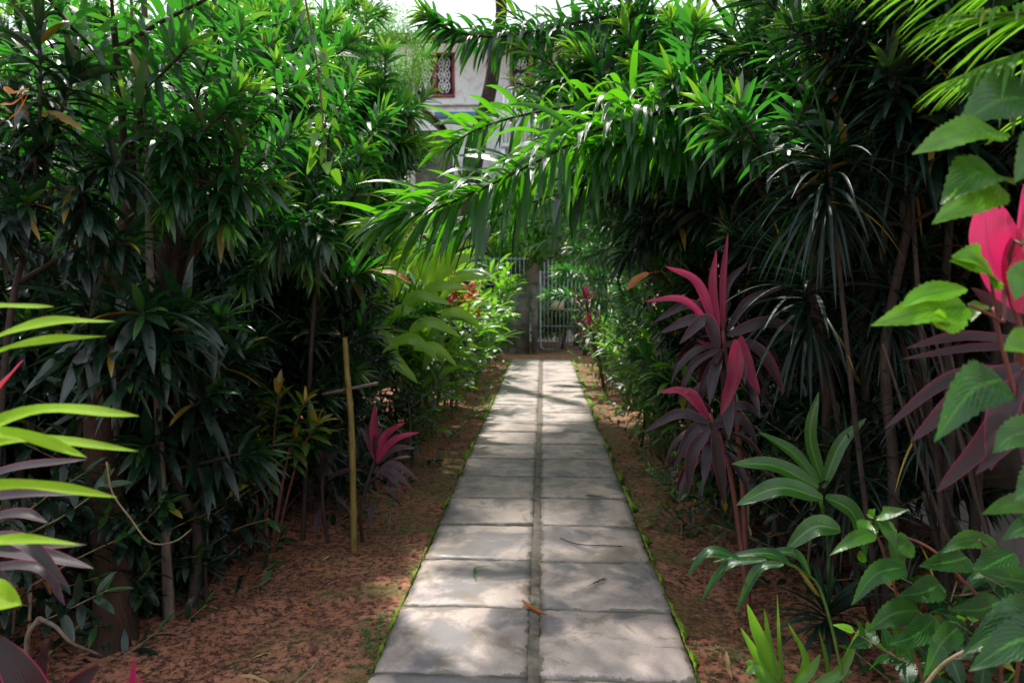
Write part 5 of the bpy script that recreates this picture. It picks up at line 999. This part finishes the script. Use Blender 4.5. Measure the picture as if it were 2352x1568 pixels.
# --- things lying on the path and soil
def lying(name, label, cat, pts, W, mat, zz=.012, curl=0., tube=None, **kw):
    P = [gnd(*p) for p in pts]
    for k, p in enumerate(P): p[2] = zz+(curl if k == 1 else 0)
    g = G()
    if tube: g.tube(smooth(P, 14), tube, 6)
    else: blade(g, P[0], P[1], P[2], 0, W, up=V(0, 0, 1), **kw)
    o = g.build(name, M[mat], None, origin=P[0]); tag(o, label, cat); return g
g = G(); a, b, c, d = [gnd(*p)+Z*.014 for p in ((1200, 1384), (1228, 1405), (1256, 1417), (1226, 1398))]
g.tube(smooth([a, b, c], 10), np.array([.003, .005, .006, .008, .009, .008, .007, .006, .004, .002]), 6); g.tube(smooth([b, b+(a-b)*.5+V(.0, -.018, 0), a+V(.01, -.03, .0)], 6), .004, 5)
o = g.build('fallen_twig', M['orange'], None, origin=a); tag(o, 'orange brown forked twig lying across the centre joint', 'twig')
lying('fallen_leaf', 'curled thin green leaf lying on a left slab', 'leaf', [(1093, 1335), (1092, 1310), (1130, 1303)], .012, 'ginger')
lying('fallen_leaf', 'olive brown leaf lying on a right slab midway', 'leaf', [(1345, 1137), (1365, 1140), (1388, 1141)], .035, 'litter', young=1)
lying('fallen_twig', 'thin dark twig lying across two right slabs', 'twig', [(1287, 1238), (1330, 1252), (1430, 1257)], 0, 'darkbark', zz=.008, tube=.0025)
lying('fallen_leaf', 'pale dry leaf upright on the bottom right soil', 'leaf', [(1668, 1495), (1672, 1530), (1682, 1562)], .02, 'litter', zz=.0, young=.7)
lying('fallen_leaf', 'yellow brown dry leaf on the left soil', 'leaf', [(690, 1392), (705, 1395), (722, 1405)], .018, 'orange', zz=-.0)
lying('fallen_leaf', 'long tan dry leaf near the lower left soil', 'leaf', [(545, 1550), (580, 1555), (620, 1568)], .022, 'litter', zz=-.0, young=.8)
lying('fallen_twig', 'tan stick at the bottom of left soil bed', 'twig', [(740, 1500), (715, 1535), (680, 1568)], 0, 'twig', zz=-.0, tube=.005)
lying('fallen_leaf', 'yellow fallen leaf lying beyond the small left plants', 'leaf', [(700, 1305), (725, 1308), (755, 1303)], .02, 'orange', zz=-.0)
# small feather
g = G(); a = gnd(1350, 1350)+Z*.012; b = gnd(1388, 1334)+Z*.012; g.tube([a, b], .0015, 4); n = 14; q = np.linspace(.3, 1, n)[:, None]; B = a*(1-q)+b*q
for sg in (-1, 1): g.leaves(B, np.tile(nrm(b-a)*.6+V(0, sg*.8, .05), (n, 1)), .022, .004, 0, rg, 'lance', 3, .1)
o = g.build('feather', M['bark'], None, origin=a); tag(o, 'small dark grey feather lying on a right slab', 'feather')

dracaena('tall dracaena closing the sky gap left of the feathery tree', (-3.0, 9.0), 5.4, 18, 1.1, 446, L=.26, W=.045, blen=1.1, hmin=.55, young=.3, group='dracaenas in the left bed')
dracaena('tall thin dracaena behind the hanging vine at the top', (-2.3, 5.6), 4.0, 14, 1.0, 447, L=.22, W=.04, blen=.8, hmin=.6, young=.3, group='dracaenas in the left bed')

for k_, (x_, y_, h_, l_) in enumerate([(1.25, 4.3, .9, 'dark undergrowth right behind the big pink cordyline'), (1.35, 3.7, .8, 'dark undergrowth hugging the foot of the pink cordyline'), (1.6, 3.9, 1.0, 'dark undergrowth between flaking trunk and cordyline'), (1.2, 5.0, 1.0, 'dark leafy undergrowth beside the right strip')]):
    twiggy(l_, (x_, y_), h_, 17, 1000+k_, L=.11, W=.034, mat='dracdark', spread=.7, nl=20, group='dark undergrowth in the right bed', droop=1.0, hmin=.05)

for k_, (x_, y_, h_, l_) in enumerate([(-1.95, 3.15, .55, 'dark leafy plant right of the rough trunk foot'), (-2.15, 3.35, .95, 'dark leafy plant over the rough trunk'), (-1.85, 3.75, .65, 'dark leafy plant at the soil edge before the broad trunk'), (-2.0, 4.2, .8, 'dark leafy plant by the looping vine end')]):
    twiggy(l_, (x_, y_), h_, 18, 1040+k_, L=.13, W=.036, mat='dracdark', spread=.6, nl=20, group='dark undergrowth in the left bed', droop=1.1, hmin=.05)

for (bx_, by_, l_, hs) in ((-1.3, 7.3, 'orange red bracted ginger between the dracaenas and lit ginger', [(820, 670, 6.6), (845, 650, 6.7), (800, 690, 6.4), (1030, 640, 7.6)]), (-1.35, 9.6, 'brownish red leaved plant in the far half of left row', [(1045, 700, 8.6), (1060, 720, 8.5), (1080, 690, 8.8), (1030, 725, 8.3)])):
    rz = np.random.default_rng(int(by_*10)); root = thing('red_bract_plant', l_, 'plant', (bx_, by_, 0))
    for h_ in hs:
        hp = at(*h_); g = G(); g.tube(smooth([V(bx_, by_, -.2), (V(bx_, by_, 0)+hp)/2, hp], 10), .006, 6); sm = g.build('stem', M['greenstem'], root)
        n = 12; q_ = np.linspace(0, 1, n); th = np.arange(n)*GA; g = G(); g.leaves(hp[None]+Z*(q_*.14)[:, None], np.stack([np.cos(th), np.sin(th), .5+q_], -1), .2, .045, .9, rz, 'broad', 6, .3, young=.3*rz.random(n)); g.build('bracts', M['orange' if by_ < 8 else 'red'], sm)
